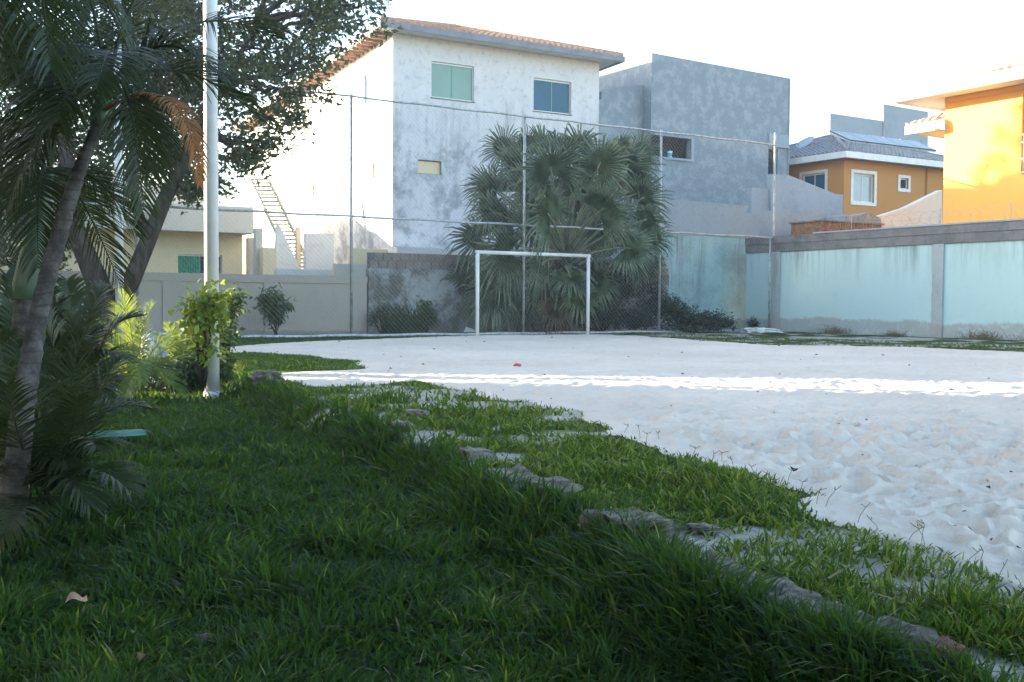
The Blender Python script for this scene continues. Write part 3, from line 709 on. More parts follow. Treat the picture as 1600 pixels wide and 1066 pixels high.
# lower step of the grey house on its left
GL = Frame(1014, 38.6, 59.0)
mb = MB(); pts = [(GL.S(925), 0), (GL.S(1014), 0), GL.hit(1014, 134), GL.hit(985, 133), GL.hit(968, 137), GL.hit(966, 139), GL.hit(941, 143), GL.hit(940, 155), GL.hit(925, 156)]
mb.poly(GL, pts, 0, -3); mb.build('side_wall', M['concrete'], gh)
b = thing('paint_bucket', 'white bucket with a blue band on the sill of the open grey window', 'bucket', GR.P(GR.S(1045), hw_[2], -.06))
p = Vector(LOC[b.name]); mb = MB(); mb.tube([p, p+Vector((0, 0, .22))], [.085, .10], 14); mb.build('pail', M['blue_white'], b, True)
mb = MB(); mb.tube([p+Vector((0, 0, .05)), p+Vector((0, 0, .16))], [.0905, .0975], 14, False); mb.build('band', M['cyan'], b, True)
mb = MB(); mb.tube([p+Vector((0, 0, .22)), p+Vector((0, 0, .24))], [.108, .108], 14); mb.build('lid', M['white_paint'], b, True)

# ------------------------------------------------------------------ far grey walls, orange house
FW = Frame(1297, 58, 60)
mb = MB(); mb.poly(FW, [(FW.S(1297), 0), (FW.S(1379), 0), FW.hit(1379, 189), FW.hit(1297, 177)], 0, -.3)
fw1 = thing('far_wall', 'stepped bare grey block party wall rising behind the orange house roof', 'wall', FW.o)
mb.build('low_section', M['concrete_far'], fw1)
mb = MB(); mb.poly(FW, [(FW.S(1379)+.004, 0), (FW.S(1449), 0), FW.hit(1449, 175), FW.hit(1379.5, 163)], .05, -.3); mb.build('high_section', M['concrete_far'], fw1)

OF = Frame(1315, 41, 60); OL = Frame(1315, 41, -34)
ze = OF.hit(1315, 248)[1]; o0 = OF.o.copy(); o1 = OF.P(OF.S(1500), 0); o3 = OL.P(7.5, 0); o2 = o1+(o3-o0)
oh = thing('orange_house', 'ochre orange two storey house with grey tiled hip roof and white window surrounds', 'house', OF.o)
h1 = hole_px(OF, 1333, 270, 1366, 315); h2 = hole_px(OF, 1406, 278, 1419, 295)
aa = sorted((OL.S(1286), OL.S(1250))); h3 = (aa[0], aa[1], OL.hit(1270, 310)[1], OL.hit(1284, 270)[1])
mb = MB(); wall_holes(mb, OF, 0, OF.S(1500), 0, ze, [h1, h2]); wall_holes(mb, OL, 0, 7.5, 0, ze, [h3])
mb.quad(o1, o2, o2+Vector((0, 0, ze)), o1+Vector((0, 0, ze))); mb.quad(o3, o2, o2+Vector((0, 0, ze)), o3+Vector((0, 0, ze))); mb.build('wall', M['orange'], oh)
window(oh, OF, h1, M['sky_glass'], M['white_paint'], .07, surround=M['white_paint'], sw=.13)
window(oh, OF, h2, M['dark'], M['white_paint'], .06, panes=1, surround=M['white_paint'], sw=.12)
window(oh, OL, h3, M['blue_glass'], M['white_paint'], .06, panes=2, surround=M['white_paint'], sw=.12)
mb = MB(); mb.tube([OF.P(OF.S(1443), 1.5, .05), OF.P(OF.S(1443), ze, .05)], .04, 8); mb.build('downpipe', M['orange'], oh, True)
ro, E, T = hip_house(oh, [o0, o1, o2, o3], ze+.22, .55, R(19), (M['tile_grey'], M['white_paint'], M['white_clean']), gutter=.26)
# solar panels on the right-hand slope
ex = (E[1]-E[0]).normalized(); mid = T[0]-E[0]; up = (mid-ex*mid.dot(ex)); SLn = up.length; up = up.normalized(); nr = ex.cross(up); nr = nr if nr.z > 0 else -nr
sp = thing('solar_panel', 'long row of dark solar panels tilted on the orange house roof', 'solar panel', E[0]+ex*2.2+up*2.2+nr*.2)
for k in range(5):
    q = E[0]+ex*(2.7+k*1.12)+up*(SLn*.55)+nr*.12; u2 = (up+nr*.12).normalized()*1.25; mb = MB()
    mb.hexa([q, q+ex*1.08, q+ex*1.08+u2, q+u2, q+nr*.045, q+ex*1.08+nr*.045, q+ex*1.08+u2+nr*.045, q+u2+nr*.045]); mb.build('module', M['solar'], sp)
    mb = MB(); mb.hexa([q-nr*.07, q+ex*1.08-nr*.07, q+ex*1.08+u2-nr*.07, q+u2-nr*.07, q-nr*.004, q+ex*1.08-nr*.004, q+ex*1.08+u2-nr*.004, q+u2-nr*.004]); mb.build('support', M['alu'], sp)
# satellite dish on the left slope
p = at(1259, 224, 45); sd_ = thing('satellite_dish', 'small grey satellite dish tilted on the left side of the orange house roof', 'satellite dish', p)
mb = MB(); ax = Vector((-.55, -.35, .75)).normalized(); x_ = ax.cross(Vector((0, 1, 0))).normalized(); y_ = ax.cross(x_); rings = []
V = [p]; F = []
for j in range(1, 5):
    for k in range(20):
        an = 2*math.pi*k/20; r_ = .42*j/4; V.append(p+(x_*math.cos(an)+y_*math.sin(an))*r_+ax*(.35*r_*r_))
for k in range(20): F.append((0, 1+k, 1+(k+1) % 20))
for j in range(3):
    for k in range(20): F.append((1+j*20+k, 1+(j+1)*20+k, 1+(j+1)*20+(k+1) % 20, 1+j*20+(k+1) % 20))
mb.add(V, F); mb.build('reflector', M['concrete_light'], sd_, True)
mb = MB(); mb.tube([p, p-Vector((0, 0, .9))], .03, 6); mb.tube([p+x_*.4, p+ax*.6], .012, 5); mb.build('mast', M['galv'], sd_, True)

# ------------------------------------------------------------------ grey garden walls left of the orange house
L1 = Frame(1172, 35.2, 60)
gw = thing('cement_wall', 'light grey cement garden wall stepping down in front of the orange house', 'wall', L1.P(L1.S(1172), 0))
a1_, _ = L1.hit(1317, 340); zA = L1.hit(1172, 290)[1]; zB = L1.hit(1317, 307)[1]
mb = MB(); mb.poly(L1, [(L1.S(1172), 0), (a1_, 0), (a1_, (zA+zB)/2), (L1.S(1172), (zA+zB)/2)], 0, -.25); mb.build('wall', M['concrete_light'], gw)
mb = MB(); f2 = Frame(1228, 35.9, 60); mb.poly(f2, [(f2.S(1205), 1), (f2.S(1316), 1), f2.hit(1316, 309), f2.hit(1300, 301), f2.hit(1230, 273), f2.hit(1205, 272)], 0, -.2); mb.build('sloping_wall', M['concrete_light'], gw)
L2 = Frame(1120, 31.6, 60)
bw = thing('stained_back_wall', 'stained turquoise rendered wall behind the fence, bare cement along its top', 'wall', L2.P(L2.S(1037), 0))
a0_, a1_ = L2.S(1037), L2.S(1182); zA = L2.hit(1038, 314)[1]; zM = L2.hit(1120, 370)[1]
mb = MB(); mb.box(L2, a0_, L2.S(1330), 0, zM, 0, -.2); mb.build('painted_wall', M['turq_old'], bw)
mb = MB(); mb.poly(L2, [(a0_, zM+.002), (L2.S(1290), zM+.002), L2.hit(1290, 334), L2.hit(1236, 333), L2.hit(1235, 326), L2.hit(1165, 334), L2.hit(1170, 322), L2.hit(1080, 314), L2.hit(1060, 312), (a0_, zA)], .012, -.19); mb.build('upper_wall', M['concrete_light'], bw)
# small things behind the right wall
RF_ = Frame(1340, 31.5, 60)
sh = thing('lean_to_roof', 'rusty brown plank lean-to with a small gabled grey roof behind the wall', 'shed', RF_.P(0, 0))
mb = MB(); mb.box(RF_, RF_.S(1280), RF_.S(1375), RF_.hit(1300, 372)[1], RF_.hit(1300, 347)[1], 0, -1.2); mb.build('wall', M['wood'], sh)
mb = MB(); mb.box(RF_, RF_.S(1278), RF_.S(1378), RF_.hit(1300, 347)[1]+.002, RF_.hit(1300, 344.5)[1], .05, -1.25); mb.build('beam', M['cap'], sh)
mb = MB(); f3 = Frame(1345, 33.5, 60); mb.poly(f3, [f3.hit(1318, 352), f3.hit(1378, 352), f3.hit(1376, 341), f3.hit(1357, 332), f3.hit(1340, 338), f3.hit(1320, 338)], 0, -2); mb.build('roof', M['tile_grey'], sh)
TW = Frame(1400, 34.5, 60)
tw = MB(); tw.poly(TW, [(TW.S(1325), 1.5), (TW.S(1472), 1.5), TW.hit(1472, 297), TW.hit(1415, 325), TW.hit(1358, 343), TW.hit(1325, 352)], 0, -.25)
tag(tw.build('gable_wall', M['white_clean']), 'white sloping gable wall between orange house and yellow house', 'wall')

# ------------------------------------------------------------------ yellow house
YF = Frame(1470, 28.6, -33)      # az points away; s negative comes nearer
sN = -9.0; ze = YF.hit(1472, 155)[1]
yh = thing('yellow_house', 'bright yellow house with pale tiled eaves above the turquoise wall', 'house', YF.o)
yf2 = Frame(1470, 28.6, 57)
hb = sorted((YF.S(1590), YF.S(1700))); hz = (YF.hit(1592, 272)[1], YF.hit(1592, 142)[1])
y0 = YF.P(0, 0); y1 = YF.P(sN, 0); back = -YF.n*7
mb = MB(); wall_holes(mb, YF, sN, 0, 0, ze, [(hb[0], hb[1], hz[0], hz[1])], 1.2)
for a, b in ((y0, y0+back), (y0+back, y1+back), (y1+back, y1)): mb.quad(a, b, b+Vector((0, 0, ze)), a+Vector((0, 0, ze)))
mb.build('wall', M['yellow'], yh)
mb = MB(); mb.box(YF, hb[0], hb[1], hz[0], hz[1], -1.3, -1.21); mb.build('balcony_back', M['yellow'], yh)
mb = MB()
for zz in (hz[0]+.02, hz[0]+.38, hz[0]+.8, hz[0]+1.0):
    mb.tube([YF.P(hb[0], zz, .03), YF.P(hb[1], zz, .03)], .025, 8)
for k in range(12): a = hb[1]-.08-k*.35; mb.tube([YF.P(a, hz[0], .03), YF.P(a, hz[0]+1.0, .03)], .018, 6)
mb.build('balcony_railing', M['white_paint'], yh, True)
hip_house(yh, [y0, y1, y1+back, y0+back], ze+.23, .95, R(20), (M['tile_cream'], M['white_clean'], M['white_clean']), gutter=.30)
mb = MB(); mb.box(YF, sN, -.02, ze-.14, ze-.002, .004, .06); mb.build('frieze', M['yellow'], yh)
# lower roof on the far side
mb = MB(); zl = YF.hit(1470, 192, 0)[1]; q0 = YF.P(1.0, zl, .35); q1 = YF.P(.05, zl, .35)
tile_roof(mb, q0, q1, YF.P(1.0, zl+.55, -1.6), YF.P(.05, zl+.55, -1.6)); mb.build('porch_roof', M['tile_cream'], yh)
mb = MB(); mb.box(YF, .05, 1.0, zl-.25, zl-.01, .30, .38); mb.build('porch_fascia', M['white_clean'], yh)
mb = MB(); mb.quad(YF.P(.05, zl-.2, .3), YF.P(1.0, zl-.2, .3), YF.P(1.0, zl-.2, -1.6), YF.P(.05, zl-.2, -1.6)); mb.build('porch_soffit', M['white_clean'], yh)

# ------------------------------------------------------------------ turquoise wall on the right
RW = Frame(1208, 30.4, -32.8)
sE = RW.S(1165); sNr = -22.0
tu = thing('turquoise_wall', 'long faded turquoise boundary wall with pale pilasters and grey coping', 'wall', RW.o)
zc = RW.hit(1272, 364)[1]; zu = RW.hit(1223, 393)[1]
mb = MB(); mb.box(RW, sNr, sE, -.05, zu, 0, -.2); mb.build('panel', M['turq'], tu)
mb = MB(); zmid = (zc+zu)/2; mb.box(RW, sNr, sE, zu+.002, zmid, .045, -.22); mb.box(RW, sNr, sE, zmid+.002, zc-.03, .065, -.22); mb.build('coping', M['cap'], tu)
mb = MB(); mb.box(RW, sNr, RW.S(1272), zc-.028, zc+.01, .09, -.25); mb.build('cap_stone', M['concrete_light'], tu)
pm = m_wall('dirty_pilaster_paint', (.42, .46, .48), (.22, .24, .26), .6, 1.5, seed=23, streak=(2.6, 2.0, .5, (.2, .22, .24)), low=(.4, .3, (.36, .34, .31)))
mb = MB()
for px in (1214, 1467): a = RW.S(px); mb = MB(); mb.box(RW, a-.13, a+.17, -.05, zu-.003, .003, .055); mb.build('pilaster', pm, tu)
a = RW.S(1467)-8.2; mb = MB(); mb.box(RW, a-.13, a+.17, -.05, zu-.003, .003, .055); mb.build('pilaster', pm, tu)
# razor wire coils
rz = thing('razor_wire', 'loosely stretched coils of thin barbed wire along the turquoise wall top', 'wire', RW.P(RW.S(1300), zc))
mb = MB(); a = RW.S(1290); pts = []; i = 0; th = 0
while a > sNr+.5:
    r_ = .20+.05*math.sin(a*1.7); zc_ = zc+.17+.05*math.sin(a*2.3)
    pts.append(RW.P(a+.12*math.cos(th)+0, zc_+r_*math.sin(th), r_*.8*math.cos(th)-.08)); a -= .019; th += .42
mb.tube(pts, .0035, 4, False); mb.build('coil', M['rust_wire'], rz)
mb = MB(); mb.tube([RW.P(RW.S(1290)-i*.5, zc+.2+.02*math.sin(i), -.08) for i in range(36)], .0025, 4, False); mb.build('guide_wire', M['rust_wire'], rz)
for px in (1325, 1463, 1573):
    a = RW.S(px); mb = MB(); mb.tube([RW.P(a, zc, -.08), RW.P(a, zc+.42, -.08)], .010, 6); mb.build('stake', M['rust_wire'], rz)

# ------------------------------------------------------------------ old block wall, beige wall
OW = Frame(660, 26.6, 60)
ow = thing('mossy_wall', 'old mossy rendered wall with exposed hollow blocks along its top behind the goal', 'wall', OW.P(OW.S(575), 0))
a0_ = OW.S(576); a1_ = OW.S(1045); z0_ = OW.hit(660, 396)[1]; zr = OW.hit(660, 421)[1]
mb = MB(); mb.box(OW, a0_, a1_, -.05, zr, 0, -.2); mb.build('wall', M['old_wall'], ow)
mb = MB(); bh = (z0_-zr)/2; bl = .245; r = random.Random(3)
for j in range(2):
    k = 0; a = a0_+.03+(j*.12)
    while a < a1_-bl:
        d = r.uniform(-.008, .010); mb.box(OW, a, a+bl-.018, zr+.004+j*bh, zr+j*bh+bh-.012, d, -.18); a += bl
mb.build('block_course', M['block'], ow)
mb = MB(); mb.box(OW, a0_+.02, a1_, zr+.001, z0_-.02, -.02, -.17); mb.build('mortar', M['cap'], ow)

BW = Frame(575, 25.9, 60)
be = thing('beige_wall', 'long beige grey panelled boundary wall behind the fence on the left', 'wall', BW.P(BW.S(300), 0))
zt_ = BW.hit(300, 427)[1]; a0_ = BW.S(-260); a1_ = BW.S(573.5)
mb = MB(); mb.box(BW, a0_, a1_, 0, zt_-.19, 0, -.15); mb.build('panel', M['beige_wall'], be)
mb = MB(); mb.box(BW, a0_, a1_, zt_-.188, zt_, .03, -.17); mb.build('top_beam', M['beige_wall'], be)
for px in (560, 425, 268, 165, 84, 15, -60, -150):
    a = BW.S(px); mb = MB(); mb.box(BW, a-.2, a+.2, 0, zt_-.19, .002, .03); mb.build('pilaster', M['beige_wall'], be)
FT = Frame(400, FF.P(FF.S(400), 0).y-.12, 59.3)
mb = MB(); mb.box(FT, FT.S(-100), FT.S(575), -.05, .125, 0, -.2); tag(mb.build('brick_footing', M['brick_red']), 'low red brick footing under the left run of the wire fence', 'footing')

# ------------------------------------------------------------------ beige bungalow, staircase and the small walls beside it
BF = Frame(300, 35, 60)
bg = thing('cream_bungalow', 'cream bungalow with pale flat parapet and green curtained window', 'house', BF.P(0, 0))
zw = BF.hit(300, 364)[1]; aR = BF.S(379); aL = BF.S(-60); hB = hole_px(BF, 277, 397, 347, 428)
mb = MB(); wall_holes(mb, BF, aL, aR, 0, zw, [hB]); 
mb.quad(BF.P(aR, 0), BF.P(aR, zw), BF.P(aR, zw, -8), BF.P(aR, 0, -8)); mb.build('wall', M['cream'], bg)
zp = BF.hit(300, 323)[1]; aR2 = BF.S(396, 350, .9)
mb = MB(); mb.box(BF, aL-.5, aR2, zw+.002, zp, .9, -9); mb.build('parapet', M['off_white'], bg)
zq = BF.hit(260, 291)[1]; mb = MB(); mb.box(BF, aL, BF.S(330, 300, -2), zp+.002, zq+.2, -2, -7); mb.build('roof_tank_wall', M['off_white'], bg)
window(bg, BF, hB, M['blue_glass'], M['white_paint'], .05, inner=[M['curtain'], M['dark']])
mb = MB(); n = 30; W_ = (hB[1]-hB[0])*.5; V = []
for i in range(n+1):
    for z in (hB[2]+.03, hB[3]-.06): V.append(BF.P(hB[0]+.04+W_*i/n, z, -.075+.02*math.sin(i*1.9)))
mb.add(V, [(2*i, 2*i+2, 2*i+3, 2*i+1) for i in range(n)]); mb.build('curtain', M['curtain'], bg)

NF_ = Frame(400, 34, 60)
nw = thing('neighbour_outbuilding', 'small pale walls and pillars between the cream bungalow and the white house', 'outbuilding', NF_.P(0, 0))
def pbox(px0, px1, py0, py1, Y, d, mat, nm='wall_piece'):
    f = Frame((px0+px1)/2, Y, 60); mb = MB(); a = f.S(px0); b_ = f.S(px1); mb.box(f, a, b_, f.hit(px0, py1)[1], f.hit((px0+px1)/2, py0)[1], 0, -d); mb.build(nm, mat, nw)
pbox(400, 411, 357, 440, 33.5, .3, M['off_white'], 'pillar'); pbox(411, 432, 387, 440, 33.2, .4, M['cream'], 'stub_wall'); pbox(388, 400, 372, 440, 36, .3, M['off_white'], 'pillar')
pbox(478, 522, 365, 440, 34.5, .25, M['white_clean'], 'side_wall'); pbox(464, 470, 355, 440, 34.9, .2, M['cream'], 'pillar')
pbox(432, 524, 421, 445, 31.5, .25, M['white_clean'], 'garden_wall'); pbox(524, 578, 413, 445, 30.5, .25, M['off_white'], 'garden_wall'); pbox(548, 606, 389, 440, 31.8, .25, M['cream'], 'lean_wall')
f = Frame(440, 33.9, 60); mb = MB(); mb.poly(f, [f.hit(432, 440), f.hit(470, 440), f.hit(468, 417), f.hit(437, 352), f.hit(434, 348), f.hit(432, 380)], 0, -.2); mb.build('stair_side_wall', M['white_clean'], nw)
f = Frame(660, 31.9, 60); mb = MB(); mb.box(f, f.S(620), f.S(760), 0, f.hit(690, 388)[1], 0, -1.6)
tag(mb.build('garden_wall', M['white_clean']), 'low white garden wall with sunlit top in front of the white house', 'wall')

st = thing('steel_staircase', 'steep narrow steel staircase climbing beside the overexposed white house', 'staircase', at(478, 418, 34.3))
pt = [at(392, 281, 36.2), at(420, 281, 36.2)]; pb = [at(457, 418, 34.9), at(486, 418, 34.9)]
for k in (0, 1): 
    mb = MB(); mb.tube([pb[k], pt[k]], .055, 6); mb.tube([pb[k]+Vector((0, 0, .9)), pt[k]+Vector((0, 0, .6))], .014, 5) if k == 1 else None; mb.build('stringer', M['stair'], st)
for i in range(24):
    t_ = i/23; a = pb[0].lerp(pt[0], t_); b = pb[1].lerp(pt[1], t_); mb = MB(); dv = Vector((-.05, .17, 0)); up = Vector((0, 0, .05))
    mb.hexa([a, b, b+dv, a+dv, a+up, b+up, b+dv+up, a+dv+up]); mb.build('tread', M['stair'], st)
mb = MB(); a = at(392, 283, 36.2); mb.tube([a, Vector((a.x, a.y, 0))], .03, 6); mb.build('support_post', M['stair'], st)
mb = MB(); a = at(420, 283, 36.1); mb.tube([a, at(420, 195, 36.1)], .025, 6); mb.build('drain_pipe', M['stair'], st)

# ------------------------------------------------------------------ white poles
def pole(px, pyb, Y, r, top, label):
    p = at(px, pyb, Y); p.z = -.05; q = thing('light_pole', label, 'pole', p)
    mb = MB(); mb.tube([p, p+Vector((0, 0, top))], [r, r*.9], 20); mb.build('shaft', M['pole_paint'], q, True)
    mb = MB(); mb.tube([p+Vector((0, 0, top)), p+Vector((0, 0, top+.03))], [r*1.25, r*1.25], 16); mb.build('cap', M['galv'], q, True)
    mb = MB(); mb.tube([p+Vector((0, 0, 0)), p+Vector((0, 0, .09))], [r*1.3, r*1.12], 16); mb.build('collar', M['pole_paint'], q, True)
pole(331.5, 600, 10.6, .074, 7.5, 'thick white painted steel pole with a leafy vine around its lower part')
pole(187, 470, 18.5, .075, 7.5, 'second white steel pole half hidden by palm fronds and the dark tree trunk')
# ------------------------------------------------------------------ leaves
def leaf_cloud(name, C, mat, size=.1, wid=.42, spread=None, seed=0, parent=None, droop=.3, var=None, upb=.4):
    """many separate folded leaves at the given centres"""
    r = np.random.default_rng(seed); C = np.asarray(C, float); n = len(C)
    d = r.normal(size=(n, 3)); d[:, 2] = d[:, 2]*.6-droop; d /= np.linalg.norm(d, axis=1)[:, None]
    up = r.normal(size=(n, 3))*.7; up[:, 2] += upb*2; s = np.cross(d, up); s /= np.linalg.norm(s, axis=1)[:, None]+1e-9; nn = np.cross(s, d)
    L = size*(.6+.8*r.random(n))[:, None]; W = L*wid*.5
    V = np.empty((n, 6, 3)); V[:, 0] = C; V[:, 1] = C+d*L*.45+s*W+nn*W*.35; V[:, 2] = C+d*L*.5; V[:, 3] = C+d*L*.45-s*W+nn*W*.35
    V[:, 4] = C+d*L-nn*L*.12; V[:, 5] = C+d*L*.5
    b = (np.arange(n)*6)[:, None]; q = np.concatenate([b+np.array([[0, 2, 4, 1]]), b+np.array([[0, 3, 4, 2]])])
    if var is None: var = r.random(n)
    return mesh_np(name, V.reshape(-1, 3), [q], mat, parent=parent, attr=np.repeat(np.clip(var, 0, 1), 6))

def branch_path(a, b, n=6, wob=.08, sag=0.0, seed=0):
    r = random.Random(seed); L = (b-a).length; P = []
    for i in range(n+1):
        t_ = i/n; p = a.lerp(b, t_); e = math.sin(math.pi*t_)
        P.append(p+Vector((r.uniform(-1, 1), r.uniform(-1, 1), r.uniform(-1, 1)))*wob*L*e+Vector((0, 0, sag*L*e)))
    return P

# ------------------------------------------------------------------ the big tree by the fence
def big_tree():
    base = at(172, 500, 20.2); base.z = .05
    tr = thing('shade_tree', 'large spreading broadleaf tree with forked dark trunk at the left of the fence', 'tree', base)
    mb = MB()
    fork = at(172, 480, 20.2)
    mb.tube([base-Vector((0, 0, .1)), base+Vector((0, 0, .25)), fork], [.42, .36, .33], 12)
    l1 = [fork-Vector((0, 0, .15)), at(148, 430, 20.1), at(118, 360, 20.2), at(105, 290, 20.5), at(100, 200, 20.8), at(110, 90, 21), at(150, -20, 21.2)]
    l2 = [fork-Vector((0, 0, .15)), at(205, 440, 20.2), at(232, 375, 20.3), at(258, 310, 20.4), at(285, 262, 20.5), at(310, 210, 20.6), at(350, 130, 20.7), at(400, 40, 20.8)]
    l3 = [at(232, 375, 20.3), at(215, 330, 20.8), at(205, 270, 21.2), at(215, 160, 21.6), at(230, 40, 22)]
    mb.tube(l1, [.25, .22, .19, .16, .13, .09, .05], 10); mb.tube(l2, [.23, .18, .16, .15, .12, .10, .07, .04], 10); mb.tube(l3, [.10, .10, .09, .07, .04], 8)
    # blobs of the crown: pixel, radius px, depth
    B = [(560, 12, 38, 20), (520, 40, 42, 20.3), (470, 60, 60, 20.5), (440, 120, 52, 20.5), (395, 75, 80, 21), (470, 150, 36, 20.2), (420, 185, 40, 20.5), (360, 150, 70, 21), (385, 222, 26, 20.4),
         (320, 80, 90, 21), (250, 90, 95, 21.5), (290, 190, 60, 21), (230, 190, 60, 21.5), (160, 110, 110, 21.5), (60, 120, 110, 21), (-50, 120, 120, 21), (150, 230, 60, 22), (60, 240, 75, 22), (-40, 260, 80, 21.5),
         (100, 320, 52, 22.2), (30, 340, 50, 22), (175, 300, 42, 21.5), (-70, 360, 70, 22), (250, 250, 34, 21.2), (330, 280, 16, 20.6), (300, 292, 14, 20.6), (380, 248, 14, 20.3), (395, 232, 18, 20.3),
         (530, -60, 80, 21), (430, -50, 100, 21.5), (300, -60, 120, 21.5), (150, -70, 130, 21.5), (0, -60, 130, 21.5), (-150, 40, 140, 21.5), (-170, 220, 130, 21.5), (500, 8, 60, 20.6), (20, 410, 24, 22.5), (90, 385, 26, 22.5)]
    r = np.random.default_rng(3); Cs = []; var = []; limbs = [l1[3:], l2[4:], l3[2:]]
    tips = [p for l in limbs for p in l]
    for bi, (px, py, pr, Yb) in enumerate(B):
        c = at(px, py, Yb); rad = pr/1600*Yb; ndepth = min(2.6, rad*1.5)
        near = min(tips, key=lambda q: (q-c).length); path = branch_path(near, c, 6, .07, .04, bi)
        mb.tube(path, [max(.02, .075*(1-i/7)) for i in range(7)], 6)
        nt = int((12+rad*rad*40)*(.62 if px > 330 else 1))
        for k in range(nt):       # twigs
            d = r.normal(size=3); d /= np.linalg.norm(d); q = r.random()**.45
            tw = np.array(c)+d*np.array([rad, ndepth, rad*.85])*q
            if k % 5 == 0: mb.tube(branch_path(c, Vector(tw), 3, .1, 0, k), [.028, .02, .012, .006], 4)
            m = r.integers(24, 52); sp = .15+.20*r.random(); L = r.normal(size=(m, 3))*[sp, sp, sp*.55]
            # leaves along a small spray
            dirn = d*.35+np.array([0, 0, -.08]); tt_ = r.random((m, 1)); Cs.append(tw+L*.6+dirn*tt_*.8); var.append(np.clip(r.random()*.7+r.random(m)*.35, 0, 1))
    mb.build('trunk', M['bark'], tr, True)
    leaf_cloud('crown', np.concatenate(Cs), M['tree_leaf'], .135, .48, seed=4, parent=tr, var=np.concatenate(var))
    print('tree leaves', sum(len(c) for c in Cs))
big_tree()

# ------------------------------------------------------------------ feather palms
def frond(parent, p0, p1, p2, L=.42, n=46, mat='palm_leaf', w=.022, sweep=.75, droop=.5, seed=0, bare=.16, name='frond', rr=.012, label=None, fold=.25, tipL=.35):
    """rachis p0-p1-p2 with drooping leaflets on both sides, one mesh"""
    r = random.Random(seed); mb = MB(); pts = []
    for i in range(15):
        t_ = i/14; pts.append(p0*(1-t_)**2+p1*2*t_*(1-t_)+p2*t_*t_)
    mb.tube(pts, [rr*(1-.85*i/14) for i in range(15)], 6)
    down = Vector((0, 0, -1)); prev = None
    for i in range(n):
        t_ = bare+(1-bare)*(i+.3)/n; c = p0*(1-t_)**2+p1*2*t_*(1-t_)+p2*t_*t_; tg = ((p1-p0)*(1-t_)+(p2-p1)*t_).normalized()
        side = tg.cross(Vector((0, 0, 1)))
        if side.length < .15: side = prev or Vector((1, 0, 0))
        side.normalize(); prev = side; upv = side.cross(tg).normalized()
        prof = (math.sin(math.pi*min(1, (t_-bare)/(1-bare)*.80+.17)))**.6; ll = L*max(tipL, prof)*r.uniform(.9, 1.08)
        for sg in (-1, 1):
            sw = sweep*(.65+.7*t_)+r.uniform(-.10, .10)
            d = (side*sg*math.cos(sw)+tg*math.sin(sw)+upv*r.uniform(fold-.18, fold+.15)).normalized()
            P = []; cur = c.copy(); dd = d.copy()
            for k in range(5):
                P.append(cur.copy()); dd = (dd+down*droop*(.16+.12*k)*r.uniform(.8, 1.2)).normalized(); cur = cur+dd*ll/4
            wv = dd.cross(d); wd = tg.cross(d).cross(d).normalized() if True else wv
            ws = [w*.45, w, w*.9, w*.55, 0]; vs = []
            for k in range(4): vs += [P[k]+wd*ws[k]*.5, P[k]-wd*ws[k]*.5]
            vs.append(P[4]); mb.add(vs, [(0, 1, 3, 2), (2, 3, 5, 4), (4, 5, 7, 6), (6, 7, 8)])
    o = mb.build(name, M[mat], parent)
    if label: o['label'] = label
    return o
def palm_trunk(parent, path, radii, seed=0, name='trunk'):
    mb = MB(); P = []; Rr = []; n = 90; m = len(path)-1
    for i in range(n+1):
        t_ = i/n*m; k = min(int(t_), m-1); f = t_-k; p = path[k].lerp(path[k+1], f)
        P.append(p); rad = radii[k]*(1-f)+radii[k+1]*f; Rr.append(rad*(1+.05*math.cos(i*2.1)+(-.07 if i % 4 == 0 else 0)))
    # smooth the polyline
    for _ in range(12): P = [P[0]]+[(P[i-1]+P[i]*2+P[i+1])/4 for i in range(1, n)]+[P[-1]]
    mb.tube(P, Rr, 14); return mb.build(name, M['palm_trunk'], parent, True)

# palm A: leaning ringed trunk in the left foreground
b = ground(14, 828, -.02); pA = thing('feather_palm', 'slim leaning feather palm with ringed trunk in the left foreground', 'palm', b)
topA = at(152, 200, 4.9)
palm_trunk(pA, [b-Vector((0, 0, .06)), at(38, 620, 4.32), at(62, 480, 4.5), at(100, 340, 4.7), at(128, 255, 4.8), topA], [.060, .048, .040, .036, .030, .028])
mb = MB(); cA = at(168, 140, 4.95); mb.tube([topA, topA.lerp(cA, .3), topA.lerp(cA, .7), cA], [.032, .048, .042, .02], 12); mb.build('crownshaft', M['shaft'], pA, True)
def fr_px(par, c, mid, end, dm, de, **k):
    return frond(par, c, at(mid[0], mid[1], dm), at(end[0], end[1], de), **k)
A_ = [((250, 20), (330, 110), 5.0, 4.9), ((280, 60), (410, 190), 5.3, 5.4), ((200, 60), (225, 330), 4.6, 4.4), ((120, 20), (20, 130), 4.6, 4.4),
      ((90, 60), (0, 230), 4.8, 4.7), ((200, -60), (300, -60), 5.2, 5.4), ((140, -60), (90, -120), 5.1, 5.1), ((70, 90), (40, 330), 5.2, 5.3), ((215, 120), (235, 270), 5.3, 5.4),
      ((180, 20), (150, 140), 4.3, 3.9), ((290, -20), (430, 60), 5.6, 5.9), ((120, 60), (90, 190), 4.3, 4.0), ((60, 150), (10, 330), 4.75, 4.6), ((60, 0), (-60, 60), 5.2, 5.5)]
for i, (m_, e_, dm, de) in enumerate(A_): fr_px(pA, cA, m_, e_, dm, de, L=.36, n=62, seed=i, droop=.6, w=.0095)
fr_px(pA, topA.lerp(cA, .4), (300, 80), (312, 290), 4.35, 4.3, L=.14, n=50, seed=40, mat='palm_dead', droop=.7, w=.008, bare=.25, label='dried orange brown frond hanging beside the white pole', rr=.010)

